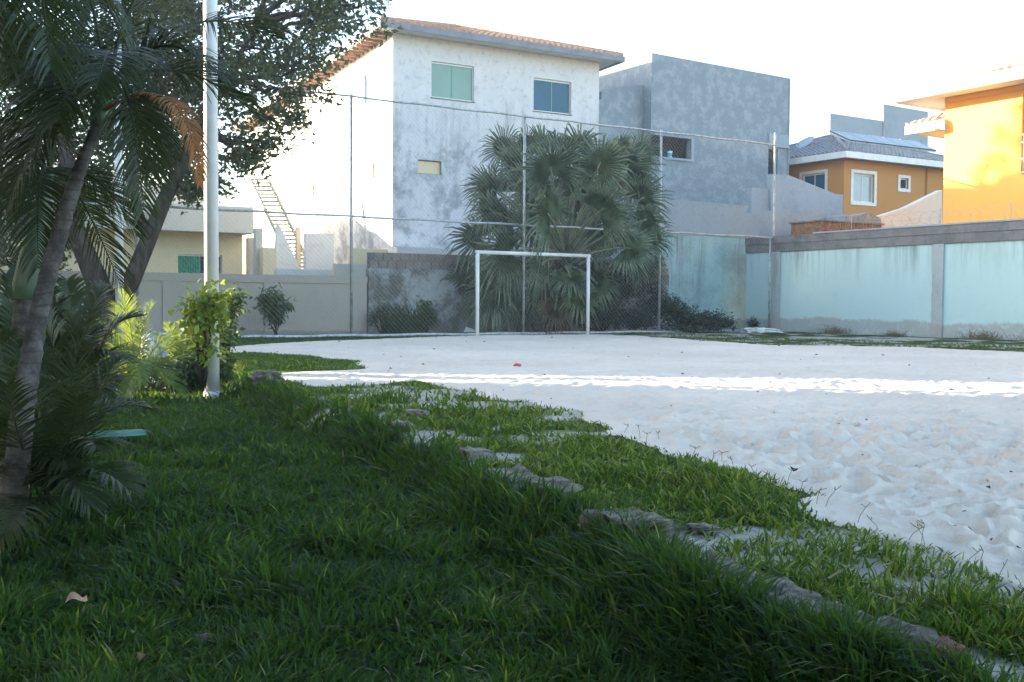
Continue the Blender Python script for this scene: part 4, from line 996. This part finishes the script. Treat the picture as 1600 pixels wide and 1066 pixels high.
# palm B: second stem with green crownshaft, its crown lower
b = at(22, 760, 5.2); b.z = -.03; pB = thing('feather_palm', 'second feather palm with bluish green crownshaft behind the leaning one', 'palm', b)
sB = at(40, 470, 5.25); tB = at(66, 320, 5.3); cB = at(78, 268, 5.3)
palm_trunk(pB, [b, at(26, 640, 5.2), sB], [.07, .062, .055]); mb = MB(); mb.tube([sB, sB.lerp(tB, .15), sB.lerp(tB, .6), tB, cB], [.055, .075, .062, .04, .02], 12); mb.build('crownshaft', M['shaft'], pB, True)
for i, (m_, e_, dm, de) in enumerate([((90, 120), (200, 60), 5.4, 5.5), ((60, 110), (10, 40), 5.2, 5.1), ((75, 60), (100, -60), 5.3, 5.4), ((30, 210), (-30, 400), 5.1, 4.9),
      ((150, 240), (215, 370), 5.6, 5.7), ((20, 200), (-60, 250), 5.4, 5.6), ((110, 250), (190, 450), 5.9, 6.2), ((55, 230), (60, 420), 4.9, 4.7)]):
    fr_px(pB, cB, m_, e_, dm, de, L=.34, n=58, seed=60+i, droop=.55, w=.0095)

# palm C: trunk at the left border, crown above the picture
b = at(-52, 700, 3.9); b.z = -.02; pC = thing('feather_palm', 'nearest feather palm, bluish trunk along the left border with fronds hanging from above', 'palm', b)
cC = at(20, -150, 4.1)
palm_trunk(pC, [b, at(-44, 450, 3.9), at(-34, 250, 3.95), at(-10, 0, 4.0), cC], [.07, .055, .05, .045, .03])
for i, (m_, e_, dm, de) in enumerate([((110, -150), (190, 60), 4.2, 4.2), ((60, -100), (80, 110), 3.9, 3.7), ((-20, -120), (-20, 130), 3.8, 3.6), ((150, -200), (300, -20), 4.4, 4.5), ((90, -180), (110, 20), 4.8, 5.3),
      ((-90, -160), (-180, 60), 4.2, 4.3), ((20, -260), (60, -400), 4.2, 4.2), ((30, -90), (20, 90), 4.6, 4.8), ((120, -230), (240, -260), 4.0, 4.0), ((-60, -230), (-200, -250), 4.0, 4.0)]):
    fr_px(pC, cC, m_, e_, dm, de, L=.34, n=56, seed=90+i, droop=.6, w=.0085)

# clump of low fronds around the base, lower left
b = ground(70, 800, -.02); pD = thing('areca_palm', 'low dark areca palm clump at the foot of the leaning trunk', 'palm', b)
D_ = [((110, 640), (190, 560), 4.7, 5.0), ((130, 690), (200, 765), 4.4, 4.3), ((100, 600), (130, 520), 4.7, 4.8), ((120, 720), (150, 620), 4.5, 4.6), ((60, 620), (30, 540), 4.6, 4.7), ((20, 660), (-40, 640), 4.5, 4.5),
      ((140, 650), (150, 700), 4.5, 4.3), ((90, 690), (140, 790), 4.3, 4.2), ((30, 700), (10, 600), 4.2, 4.0), ((50, 740), (-10, 860), 4.0, 3.8), ((110, 560), (60, 480), 4.8, 4.8), ((80, 640), (110, 740), 4.6, 4.4),
      ((150, 600), (235, 640), 5.0, 5.2), ((70, 560), (120, 610), 4.9, 5.2), ((-10, 700), (-60, 740), 4.2, 4.1), ((40, 690), (70, 650), 4.4, 4.5), ((120, 680), (120, 620), 4.2, 4.0), ((10, 620), (0, 520), 4.8, 5.0)]
for i, (m_, e_, dm, de) in enumerate(D_):
    r_ = random.Random(i); fr_px(pD, b+Vector((r_.uniform(-.08, .08), r_.uniform(-.08, .08), .02)), m_, e_, dm, de, L=.24, n=42, seed=120+i, droop=.5, rr=.007, w=.012, bare=.2)

# mid-ground arecas behind (x 100-200, y 490-620)
def clump(px, py, Y, spec, mat, label, name='areca_palm', L=.3, w=.018, z=.0, cat='palm', n=34, droop=.45, rr=.008, seed=0, group=None):
    b = at(px, py, Y); b.z = z; t_ = thing(name, label, cat, b, group)
    for i, (m_, e_, dy) in enumerate(spec):
        frond(t_, b+Vector((random.uniform(-.05, .05), random.uniform(-.05, .05), 0)), at(m_[0], m_[1], Y+dy*.5), at(e_[0], e_[1], Y+dy), L=L, n=n, mat=mat, w=w, droop=droop, rr=rr, seed=seed+i, bare=.25)
    return t_
clump(215, 628, 10.6, [((212, 520), (190, 455), .1), ((222, 525), (300, 515), .3), ((205, 520), (130, 530), .2), ((228, 530), (265, 600), -.5), ((200, 540), (150, 500), -.2), ((214, 530), (238, 476), .2), ((200, 560), (135, 545), .1), ((225, 560), (290, 560), -.2),
     ((230, 545), (285, 620), -.4), ((212, 545), (190, 640), -.5), ((218, 520), (222, 600), -.7), ((205, 545), (160, 610), -.2), ((235, 540), (300, 530), .4), ((208, 520), (182, 476), .3)], 'palm_young',
      'young yellow green palm catching the sun on the lawn', L=.27, w=.011, n=42, droop=.35, seed=200)
clump(120, 620, 7.6, [((125, 510), (60, 470), .1), ((140, 500), (215, 495), .3), ((110, 510), (75, 560), -.3), ((130, 520), (190, 560), -.3), ((115, 500), (105, 440), .2), ((140, 530), (160, 640), -.6), ((100, 540), (40, 610), -.2), ((125, 480), (165, 450), .3)],
      'palm_leaf', 'dull green palm sapling between the trunks and the young yellow palm', L=.30, w=.024, seed=230)
clump(285, 600, 11.4, [((285, 545), (235, 520), .1), ((290, 550), (330, 515), .2), ((280, 540), (262, 505), .2), ((280, 560), (225, 570), -.2), ((292, 560), (325, 590), -.3), ((286, 540), (300, 500), .1), ((280, 565), (250, 600), -.3)],
      'palm_young', 'small fern like palm seedling left of the white pole', L=.20, w=.02, n=26, seed=250)
clump(45, 600, 6.3, [((40, 500), (10, 430), .1), ((55, 500), (100, 470), .2), ((30, 520), (-30, 480), .1), ((60, 510), (120, 530), -.1), ((40, 470), (60, 400), .3), ((20, 540), (-20, 590), -.3)],
      'palm_leaf', 'grey green palm sapling behind the leaning trunk at the left edge', L=.28, w=.024, seed=270)
# broad green leaves at the left edge
b = at(10, 700, 5.4); b.z = 0; bl_ = thing('broad_leaf_plant', 'plant with broad upright fresh green leaves at the left edge', 'plant', b)
for i, (px, py, w_) in enumerate([(22, 520, .13), (45, 570, .11), (-12, 540, .13), (30, 610, .12), (0, 500, .11), (60, 640, .09)]):
    tip = at(px, py, 5.4+.1*i-.2); mb = MB(); V = []
    side = Vector((math.cos(i*1.3), math.sin(i*1.3)*.5, 0)).normalized(); n = 9
    for k in range(n):
        t_ = k/(n-1); c_ = b.lerp(tip, t_)+Vector((side.y, -side.x, 0))*.15*math.sin(t_*2.2); wd = w_*max(.05, math.sin(math.pi*max(0, (t_-.3)/.7))**.7) if t_ > .3 else .008
        V += [c_-side*wd+Vector((0, 0, .03*wd/w_)), c_, c_+side*wd+Vector((0, 0, .03*wd/w_))]
    mb.add(V, [(3*k+j, 3*k+3+j, 3*k+4+j, 3*k+1+j) for k in range(n-1) for j in (0, 1)]); mb.build('leaf', M['shrub_leaf'], bl_, True)

# ------------------------------------------------------------------ fan palm behind the goal
def fan(parent, base, hub, out, rad, seed, segs=38, spread=150):
    r = random.Random(seed); mb = MB()
    mid = base.lerp(hub, .55)+Vector((0, 0, .18*(hub-base).length)); pts = []
    for i in range(9):
        t_ = i/8; pts.append(base*(1-t_)**2+mid*2*t_*(1-t_)+hub*t_*t_)
    mb.tube(pts, [.045*(1-.6*i/8) for i in range(9)], 6); mb.build('petiole', M['petiole'], None, True); pet = bpy.context.scene.objects[-1] if False else None
    return pts
def fan_leaf(parent, base, hub, rad, seed, face, segs=40, spread=158, mat='fan_leaf', label=None):
    r = random.Random(seed); spread = r.uniform(115, 160); shag = r.uniform(.5, 1.6); mid = base.lerp(hub, .5)+Vector((0, 0, .12*(hub-base).length)); pts = []
    for i in range(9):
        t_ = i/8; pts.append(base*(1-t_)**2+mid*2*t_*(1-t_)+hub*t_*t_)
    t = (hub-mid).normalized(); t = Vector((t.x, t.y*.3, t.z+r.uniform(0, .25))).normalized()
    n = (face-t*face.dot(t)).normalized(); b = t.cross(n); mb = MB(); S = spread
    V = [hub]; K = []
    for k in range(segs):
        a0 = R(-S+2*S*k/segs); a1 = R(-S+2*S*(k+1)/segs); am = (a0+a1)/2
        le = rad*(1-.22*abs(am/R(S))**2)*r.uniform(.80, 1.08); j = r.uniform(-.05, .05)*shag
        def pt(a, q, lift): 
            d = t*math.cos(a)+b*math.sin(a); cup = .16*rad*(q/rad)**2*abs(math.sin(a))
            return hub+d*q+n*(cup+lift)
        q1 = .5*le; sp_ = .33*rad; e0 = pt(a0, sp_, -.018*rad); e1 = pt(a1, sp_, -.018*rad); m = pt(am, sp_, .03*rad)
        g1 = Vector((0, 0, -1))*.07*rad*shag; g2 = Vector((r.uniform(-.06, .06), 0, -1))*rad*r.uniform(.14, .42)*shag
        w = rad*.022; d1 = pt(am+j, .70*le, .015*rad)+g1; sd = (e1-e0).normalized()
        tip = pt(am+j*2, le, 0)+g2
        i0 = len(V); V += [e0, m, e1, d1-sd*w, d1+n*w*.5, d1+sd*w, tip]
        mb.f += [(0, i0, i0+1), (0, i0+1, i0+2), (i0, i0+3, i0+4, i0+1), (i0+1, i0+4, i0+5, i0+2), (i0+3, i0+6, i0+4), (i0+4, i0+6, i0+5)]
    mb.v = V
    o = mb.build('frond', M[mat], parent)
    if label: o['label'] = label
    pm_ = MB(); pm_.tube(pts+[hub+t*rad*.12], [.05*(1-.6*i/9) for i in range(10)], 6); pm_.build('petiole', M['petiole'], o, True)
bF = at(880, 515, 27.6); bF.z = .1
fp = thing('fan_palm', 'big grey green fan palm with stiff pleated fronds behind the goal and wire fence', 'palm', bF)
cF = at(882, 405, 27.7)
mb = MB(); rnd = random.Random(2)
mb.tube([bF, bF+Vector((0, 0, .7)), cF-Vector((0, 0, .3)), cF+Vector((0, 0, .2))], [.34, .30, .26, .14], 14)
for i in range(46):
    a = i*2.4; z = .15+1.9*i/46; p = bF+Vector((math.cos(a)*.25, math.sin(a)*.25, z)); q = p+Vector((math.cos(a)*.38, math.sin(a)*.38, .34)); mb.tube([p, q], [.07, .035], 5)
mb.build('trunk', M['old_trunk'], fp, True)
FANS = [(812, 262, -.6, 1.15), (862, 270, -1.6, 1.25), (935, 262, -1.4, 1.25), (905, 232, .3, 1.05), (978, 262, -.4, 1.1), (850, 232, .5, 1.0), (775, 300, -.3, 1.15), (765, 290, 1.0, .9), (860, 340, -2.1, 1.3), (938, 330, -2.2, 1.25),
        (1000, 312, -.6, 1.05), (985, 290, .8, 1.0), (750, 372, -.5, 1.15), (795, 395, -1.7, 1.2), (978, 388, -1.8, 1.0), (1015, 372, -.3, .8), (735, 432, -.6, 1.05), (770, 455, -1.4, 1.1), (720, 480, .3, .8), (820, 430, .9, 1.1),
        (1000, 410, .8, .8), (830, 300, -1.0, 1.2), (900, 290, -.6, 1.2), (950, 250, 1.2, 1.0), (800, 350, .8, 1.1), (955, 350, .8, 1.1), (880, 250, -.8, 1.1), (770, 330, -1.0, 1.0), (1005, 345, -1.0, .8), (900, 380, 1.6, 1.2), (815, 475, -.6, .8), (880, 330, .9, 1.3), (905, 300, .7, 1.2), (850, 300, .9, 1.2), (835, 355, .2, 1.1), (915, 365, .1, 1.1)]
for i, (px, py, dy, rad) in enumerate(FANS):
    hub = at(px, py, 27.7+dy); o_ = (hub-cF).normalized(); face = (Vector((-.1, -1, .3))+Vector((random.uniform(-1.1, 1.1), 0, random.uniform(-.6, .5))))
    fan_leaf(fp, cF+Vector((random.uniform(-.12, .12), random.uniform(-.12, .12), random.uniform(-.3, .2))), hub, rad, 300+i, face)

for i, (px, py, dy, rad) in enumerate([(842, 455, -.9, .8), (905, 462, -1.2, .75), (868, 480, -1.3, .7), (930, 440, -1.0, .8), (890, 430, -1.2, .8), (850, 410, -1.3, .9)]):
    fan_leaf(fp, cF+Vector((random.uniform(-.12, .12), -.1, random.uniform(-.3, 0))), at(px, py, 27.7+dy), rad, 500+i, Vector((random.uniform(-.6, .6), -1, -.2)), mat='fan_dead' if i == 2 else 'fan_leaf', label='dry brown drooping frond' if i == 2 else None)
for i in range(9):
    px = random.uniform(745, 1010); py = random.uniform(225, 330); hub = at(px, py, 27.7+random.uniform(-1, 1)); fan_leaf(fp, cF, hub, random.uniform(.7, 1.0), 600+i, Vector((random.uniform(-1.2, 1.2), -.7, random.uniform(-.5, .8))))
# ------------------------------------------------------------------ shrubs
def shrub(name, label, cat, px, py, Y, blobs, mat, leaf=.10, dens=900, seed=0, stems=6, wid=.42, group=None, stemmat='bark', z=.1, sc=.9):
    b = at(px, py, Y); b.z = z; t_ = thing(name, label, cat, b, group); r = np.random.default_rng(seed); Cs = []; mb = MB(); var = []
    for bi, (x, y, rx, ry, dy) in enumerate(blobs):
        c = at(x, y, Y+dy); ax = rx/1600*Y; az = ry/1600*Y; n = int(dens*max(.05, ax*az)*10)
        mb.tube(branch_path(b, c, 5, .08, .03, seed+bi), [.022, .018, .014, .011, .008, .005], 5)
        m = max(3, n//26)
        for k in range(m):
            d = r.normal(size=3); d /= np.linalg.norm(d); d *= r.random()**.4; q = np.array(c)+d*[ax, ax*.8, az]
            if k % 3 == 0: mb.tube([c, Vector(q)], [.006, .003], 4)
            L = r.normal(size=(26, 3))*leaf*sc; Cs.append(q+L); var.append(np.clip(r.random()*.6+r.random(26)*.4, 0, 1))
    C = np.concatenate(Cs); C[:, 2] = np.maximum(C[:, 2], z+.02)
    mb.build('stem', M[stemmat], t_, True); leaf_cloud('foliage', C, M[mat], leaf, wid, seed=seed, parent=t_, var=np.concatenate(var)); return t_
shrub('young_mango_tree', 'bushy young tree with drooping leaves standing alone before the beige wall', 'shrub', 432, 520, 23.6,
      [(430, 462, 12, 11, 0), (422, 480, 9, 8, 0), (440, 482, 9, 10, 0), (430, 498, 6, 7, .1), (414, 468, 3, 3, 0)], 'shrub_leaf', .15, 420, 21, wid=.26, sc=.5)
shrub('weed_bush', 'leafy green weeds at the left foot of the mossy wall', 'weeds', 598, 518, 25.6, [(592, 482, 8, 14, 0), (614, 492, 7, 16, 0), (600, 506, 18, 8, 0), (584, 500, 5, 8, 0)], 'shrub_leaf', .07, 380, 22)
shrub('reddish_shrub', 'small shrub with reddish lower leaves by the mossy wall between the weeds and the goal', 'shrub', 668, 515, 25.5, [(665, 485, 10, 12, 0), (670, 500, 8, 10, 0)], 'shrub_leaf', .09, 900, 23)
shrub('dark_bush', 'dense dark green bush between fan palm and fence corner', 'bush', 1070, 515, 28.6, [(1050, 490, 26, 26, 0), (1080, 498, 26, 18, 0), (1110, 500, 24, 15, .2), (1030, 470, 16, 20, .4), (1135, 505, 12, 9, .2), (1000, 500, 20, 14, -.3), (1015, 485, 20, 20, .2)], 'dark_shrub', .08, 1100, 24)
shrub('undergrowth_shrub', 'dark tangled shrub filling the space under the fan palm', 'bush', 940, 515, 28.8, [(865, 495, 16, 14, -.9), (905, 498, 16, 12, -.9), (880, 470, 20, 20, -.7), (920, 420, 40, 32, .4), (960, 440, 40, 32, .3), (850, 440, 34, 36, .6), (880, 370, 46, 30, .8), (1000, 440, 34, 28, .6), (930, 480, 42, 28, 0), (890, 480, 30, 25, .2), (970, 495, 36, 18, 0), (830, 490, 18, 22, .8), (1010, 400, 26, 26, .9), (940, 370, 44, 30, .9)],
      'dark_shrub', .09, 640, 25)
shrub('corner_weed', 'tiny weed tuft beside the rubble heap at the fence corner', 'weeds', 1177, 519, 29.6, [(1177, 506, 9, 9, 0)], 'dark_shrub', .06, 1200, 26)
shrub('pole_vine', 'sunlit climbing vine with broad leaves wrapped around the thick white pole', 'vine', 318, 596, 10.4,
      [(306, 478, 5, 11, -.1), (303, 508, 4, 9, 0), (326, 466, 4, 4, -.1), (334, 492, 3, 8, -.1), (318, 545, 2, 8, 0), (322, 500, 5, 8, -.15)], 'bright_leaf', .095, 230, 27, wid=.6, sc=.75)
shrub('pole_shrub', 'shaded leafy shrub growing just right of the thick white pole', 'shrub', 352, 590, 11.2,
      [(352, 490, 8, 16, .2), (364, 472, 8, 10, .2), (350, 530, 6, 18, .1), (348, 568, 8, 12, 0)], 'shrub_leaf', .075, 460, 28, wid=.55)
shrub('low_shrub', 'low mixed shrub with dark leaves between young palm and white pole', 'shrub', 255, 600, 11.2,
      [(250, 580, 26, 18, 0), (280, 590, 20, 12, -.1), (165, 585, 26, 18, .3), (300, 575, 14, 14, 0), (130, 600, 26, 16, .2)], 'dark_shrub', .075, 900, 29, z=0)
shrub('far_hedge', 'dark ragged hedge of mixed leaves under the big tree by the beige wall', 'hedge', 60, 520, 17.5,
      [(30, 500, 40, 20, 0), (90, 505, 34, 18, 0), (-30, 490, 45, 28, 0), (150, 510, 22, 12, 0), (60, 480, 20, 12, .4)], 'dark_shrub', .09, 600, 30)
# dried weeds at the foot of the turquoise wall
for i, (px, py, rx) in enumerate([(1318, 524, 34), (1548, 532, 32), (1410, 527, 16), (1640, 540, 30)]):
    lab = ['brown dried brush heap near the first turquoise wall panel', 'brown dried brush heap at the foot of the right turquoise panel', 'small thin dried tuft near the middle of the turquoise wall', 'dried brush heap beyond the right turquoise panel'][i]
    a = RW.S(px); mb = MB(); r_ = random.Random(i); c = RW.P(a, .1, .35)
    for k in range(260):
        o_ = Vector((r_.gauss(0, rx/1600*24*.5), r_.gauss(0, .14), 0)); p = c+RW.u*o_.x+RW.n*o_.y; h_ = abs(r_.gauss(.10, .07))*(1.2 if i != 2 else .7)
        q = p+Vector((r_.uniform(-.18, .18), r_.uniform(-.15, .15), h_)); mb.tube([p, q, q+Vector((r_.uniform(-.12, .12), r_.uniform(-.1, .1), r_.uniform(-.05, .04)))], [.005, .004, .002], 3, False)
    tag(mb.build('dry_brush', M['grass_dry']), lab, 'dry brush')
# tall thin weeds at the mossy wall
a = at(630, 518, 25.9); mb = MB(); r_ = random.Random(8)
for k in range(160):
    p = a+Vector((r_.uniform(-.55, .6), r_.uniform(-.2, .2), -.05)); h_ = r_.uniform(.25, .95); q = p+Vector((r_.uniform(-.12, .12), 0, h_*.6)); e = q+Vector((r_.uniform(-.25, .25), r_.uniform(-.1, .1), h_*.4))
    w_ = .014; mb.add([p-Vector((w_, 0, 0)), p+Vector((w_, 0, 0)), q+Vector((w_, 0, 0)), q-Vector((w_, 0, 0)), e], [(0, 1, 2, 3), (3, 2, 4)])
tag(mb.build('tall_weeds', M['shrub_leaf']), 'tall thin grassy weeds in front of the mossy wall', 'weeds')
p = ground(365, 580, .16); mb = MB()
for k in range(90):
    q = p+Vector((r_.uniform(-.09, .09), r_.uniform(-.08, .08), 0)); e = q+Vector((r_.uniform(-.1, .1), r_.uniform(-.08, .08), r_.uniform(.07, .17))); w_ = .006
    mb.add([q-Vector((w_, 0, 0)), q+Vector((w_, 0, 0)), e], [(0, 1, 2)])
tag(mb.build('grass_tuft', M['bright_leaf']), 'bright yellow green grass tuft right of the white pole foot', 'grass tuft')
# ------------------------------------------------------------------ unseen houses and trees added outside the frame to shade the yard
HAZE = .0022
SUN_AZ = R(-83); SUN_EL = R(11)
sdir = Vector((math.sin(SUN_AZ)*math.cos(SUN_EL), math.cos(SUN_AZ)*math.cos(SUN_EL), math.sin(SUN_EL)))
def block_house(x0, x1, y0, y1, h, label, mat, name='shading_house'):  # plain unseen box, added to block the low sun
    t_ = thing(name, label, 'house', ((x0+x1)/2, (y0+y1)/2, 0)); mb = MB()
    mb.hexa([(x0, y0, -.1), (x1, y0, -.1), (x1, y1, -.1), (x0, y1, -.1), (x0, y0, h), (x1, y0, h), (x1, y1, h), (x0, y1, h)]); mb.build('wall', M[mat], t_)
    mb = MB(); mb.hexa([(x0-.3, y0-.3, h+.002), (x1+.3, y0-.3, h+.002), (x1+.3, y1+.3, h+.002), (x0-.3, y1+.3, h+.002), (x0-.3, y0-.3, h+.3), (x1+.3, y0-.3, h+.3), (x1+.3, y1+.3, h+.3), (x0-.3, y1+.3, h+.3)]); mb.build('parapet', M['off_white'], t_)
block_house(-34, -24, 15.75, 35.1, 11.0, 'unseen cream house block added beyond the left edge to shade the yard', 'cream')
block_house(-34, -24, -12, 12.95, 8.4, 'second unseen cream house block added beyond the left edge to shade the near yard', 'cream')  # gap between the two added boxes lets the sunlit band onto the sand
def shading_tree(x, y, h, rad, label, leaf='shade_leaf', n=26000, seed=0, lsz=.2, zlow=2.6):
    t_ = thing('shading_tree', label, 'tree', (x, y, 0)); mb = MB(); r = np.random.default_rng(seed); b = Vector((x, y, -.05)); top = Vector((x, y, zlow+.3))
    mb.tube([b, b+Vector((.05, 0, 1.2)), top], [.2, .17, .14], 10); Cs = []; var = []
    for k in range(30):
        d = r.normal(size=3); d /= np.linalg.norm(d); c = np.array([x, y, (zlow+h)/2])+d*np.array([rad, rad, (h-zlow)/2])*r.random()**.4*.85
        mb.tube(branch_path(top, Vector(c), 5, .06, .03, k), [.07, .055, .04, .03, .02, .01], 5)
        m = n//30; q = r.normal(size=(m, 3)); q /= np.linalg.norm(q, axis=1)[:, None]; q *= r.random((m, 1))**.5; Cs.append(c+q*np.array([rad*.42, rad*.42, (h-zlow)*.24])); var.append(r.random(m))
    mb.build('trunk', M['bark'], t_, True); leaf_cloud('crown', np.concatenate(Cs), M[leaf], lsz, .5, seed=seed, parent=t_, var=np.concatenate(var))
shading_tree(-3.6, -1.2, 7.5, 3.6, 'unseen dense broadleaf tree added behind the camera to darken the lawn', seed=1)
shading_tree(-7.0, 3.6, 8.0, 3.6, 'second unseen dense tree added left of the foreground palms to shade the lawn', seed=2)
shading_tree(-2.9, 2.4, 7.2, 3.2, 'third unseen dense tree added above the near lawn to darken it', seed=3, zlow=3.6, n=36000)  # these three unseen crowns are added to keep skylight off the near lawn

shading_tree(-22.6, 29.5, 13.2, 3.4, 'unseen tall tree added beyond the left edge to break up the shadow', seed=4, lsz=.3, zlow=5)
shading_tree(-22.6, 25.0, 12.6, 3.0, 'another unseen tall tree added beyond the left edge to break up the shadow', seed=5, lsz=.3, zlow=5)  # unseen pair added for a ragged shadow edge on the yellow house
# ------------------------------------------------------------------ thin haze added to stand in for lens glare
mb = MB(); mb.hexa([(-36, -14, -1.2), (42, -14, -1.2), (42, 72, -1.2), (-36, 72, -1.2), (-36, -14, 14.5), (42, -14, 14.5), (42, 72, 14.5), (-36, 72, 14.5)])
hz_m = bpy.data.materials.new('glare_haze'); hz_m.use_nodes = True; hn = hz_m.node_tree; hn.nodes.remove(hn.nodes['Principled BSDF'])
hv = hn.nodes.new('ShaderNodeVolumePrincipled'); hv.inputs['Color'].default_value = (.95, .93, .90, 1); hv.inputs['Density'].default_value = HAZE; hv.inputs['Anisotropy'].default_value = .5
hn.links.new(hv.outputs[0], hn.nodes['Material Output'].inputs['Volume']); tag(mb.build('haze', hz_m), kind='stuff')
# ------------------------------------------------------------------ light
sl = bpy.data.lights.new('sun', 'SUN'); sl.energy = 5.0; sl.angle = R(.5); sl.color = (1.0, .86, .66)
so_ = bpy.data.objects.new('sun', sl); COL.objects.link(so_); so_.rotation_euler = sdir.to_track_quat('Z', 'Y').to_euler(); so_.location = (0, 0, 30)
w = bpy.data.worlds.new('World'); SC.world = w; w.use_nodes = True; nt = w.node_tree; bgd = nt.nodes['Background']
sky = nt.nodes.new('ShaderNodeTexSky'); sky.sky_type = 'NISHITA'; sky.sun_disc = False; sky.sun_elevation = SUN_EL; sky.sun_rotation = SUN_AZ
sky.air_density = 1.0; sky.dust_density = 1.6; sky.ozone_density = 1.2; sky.altitude = 20
nt.links.new(sky.outputs[0], bgd.inputs[0]); bgd.inputs[1].default_value = .15
vs_ = SC.view_settings; vs_.view_transform = 'Standard'; vs_.look = 'None'; vs_.exposure = 2.58; vs_.gamma = 1; vs_.use_curve_mapping = False
SC.render.engine = 'CYCLES'; SC.cycles.use_denoising = True
try: SC.cycles.denoiser = 'OPENIMAGEDENOISE'
except Exception: pass
SC.cycles.max_bounces = 7; SC.cycles.diffuse_bounces = 4; SC.cycles.transmission_bounces = 4; SC.cycles.transparent_max_bounces = 8; SC.cycles.glossy_bounces = 3
SC.cycles.caustics_reflective = False; SC.cycles.caustics_refractive = False; SC.cycles.sample_clamp_indirect = 6
SC.render.use_persistent_data = False
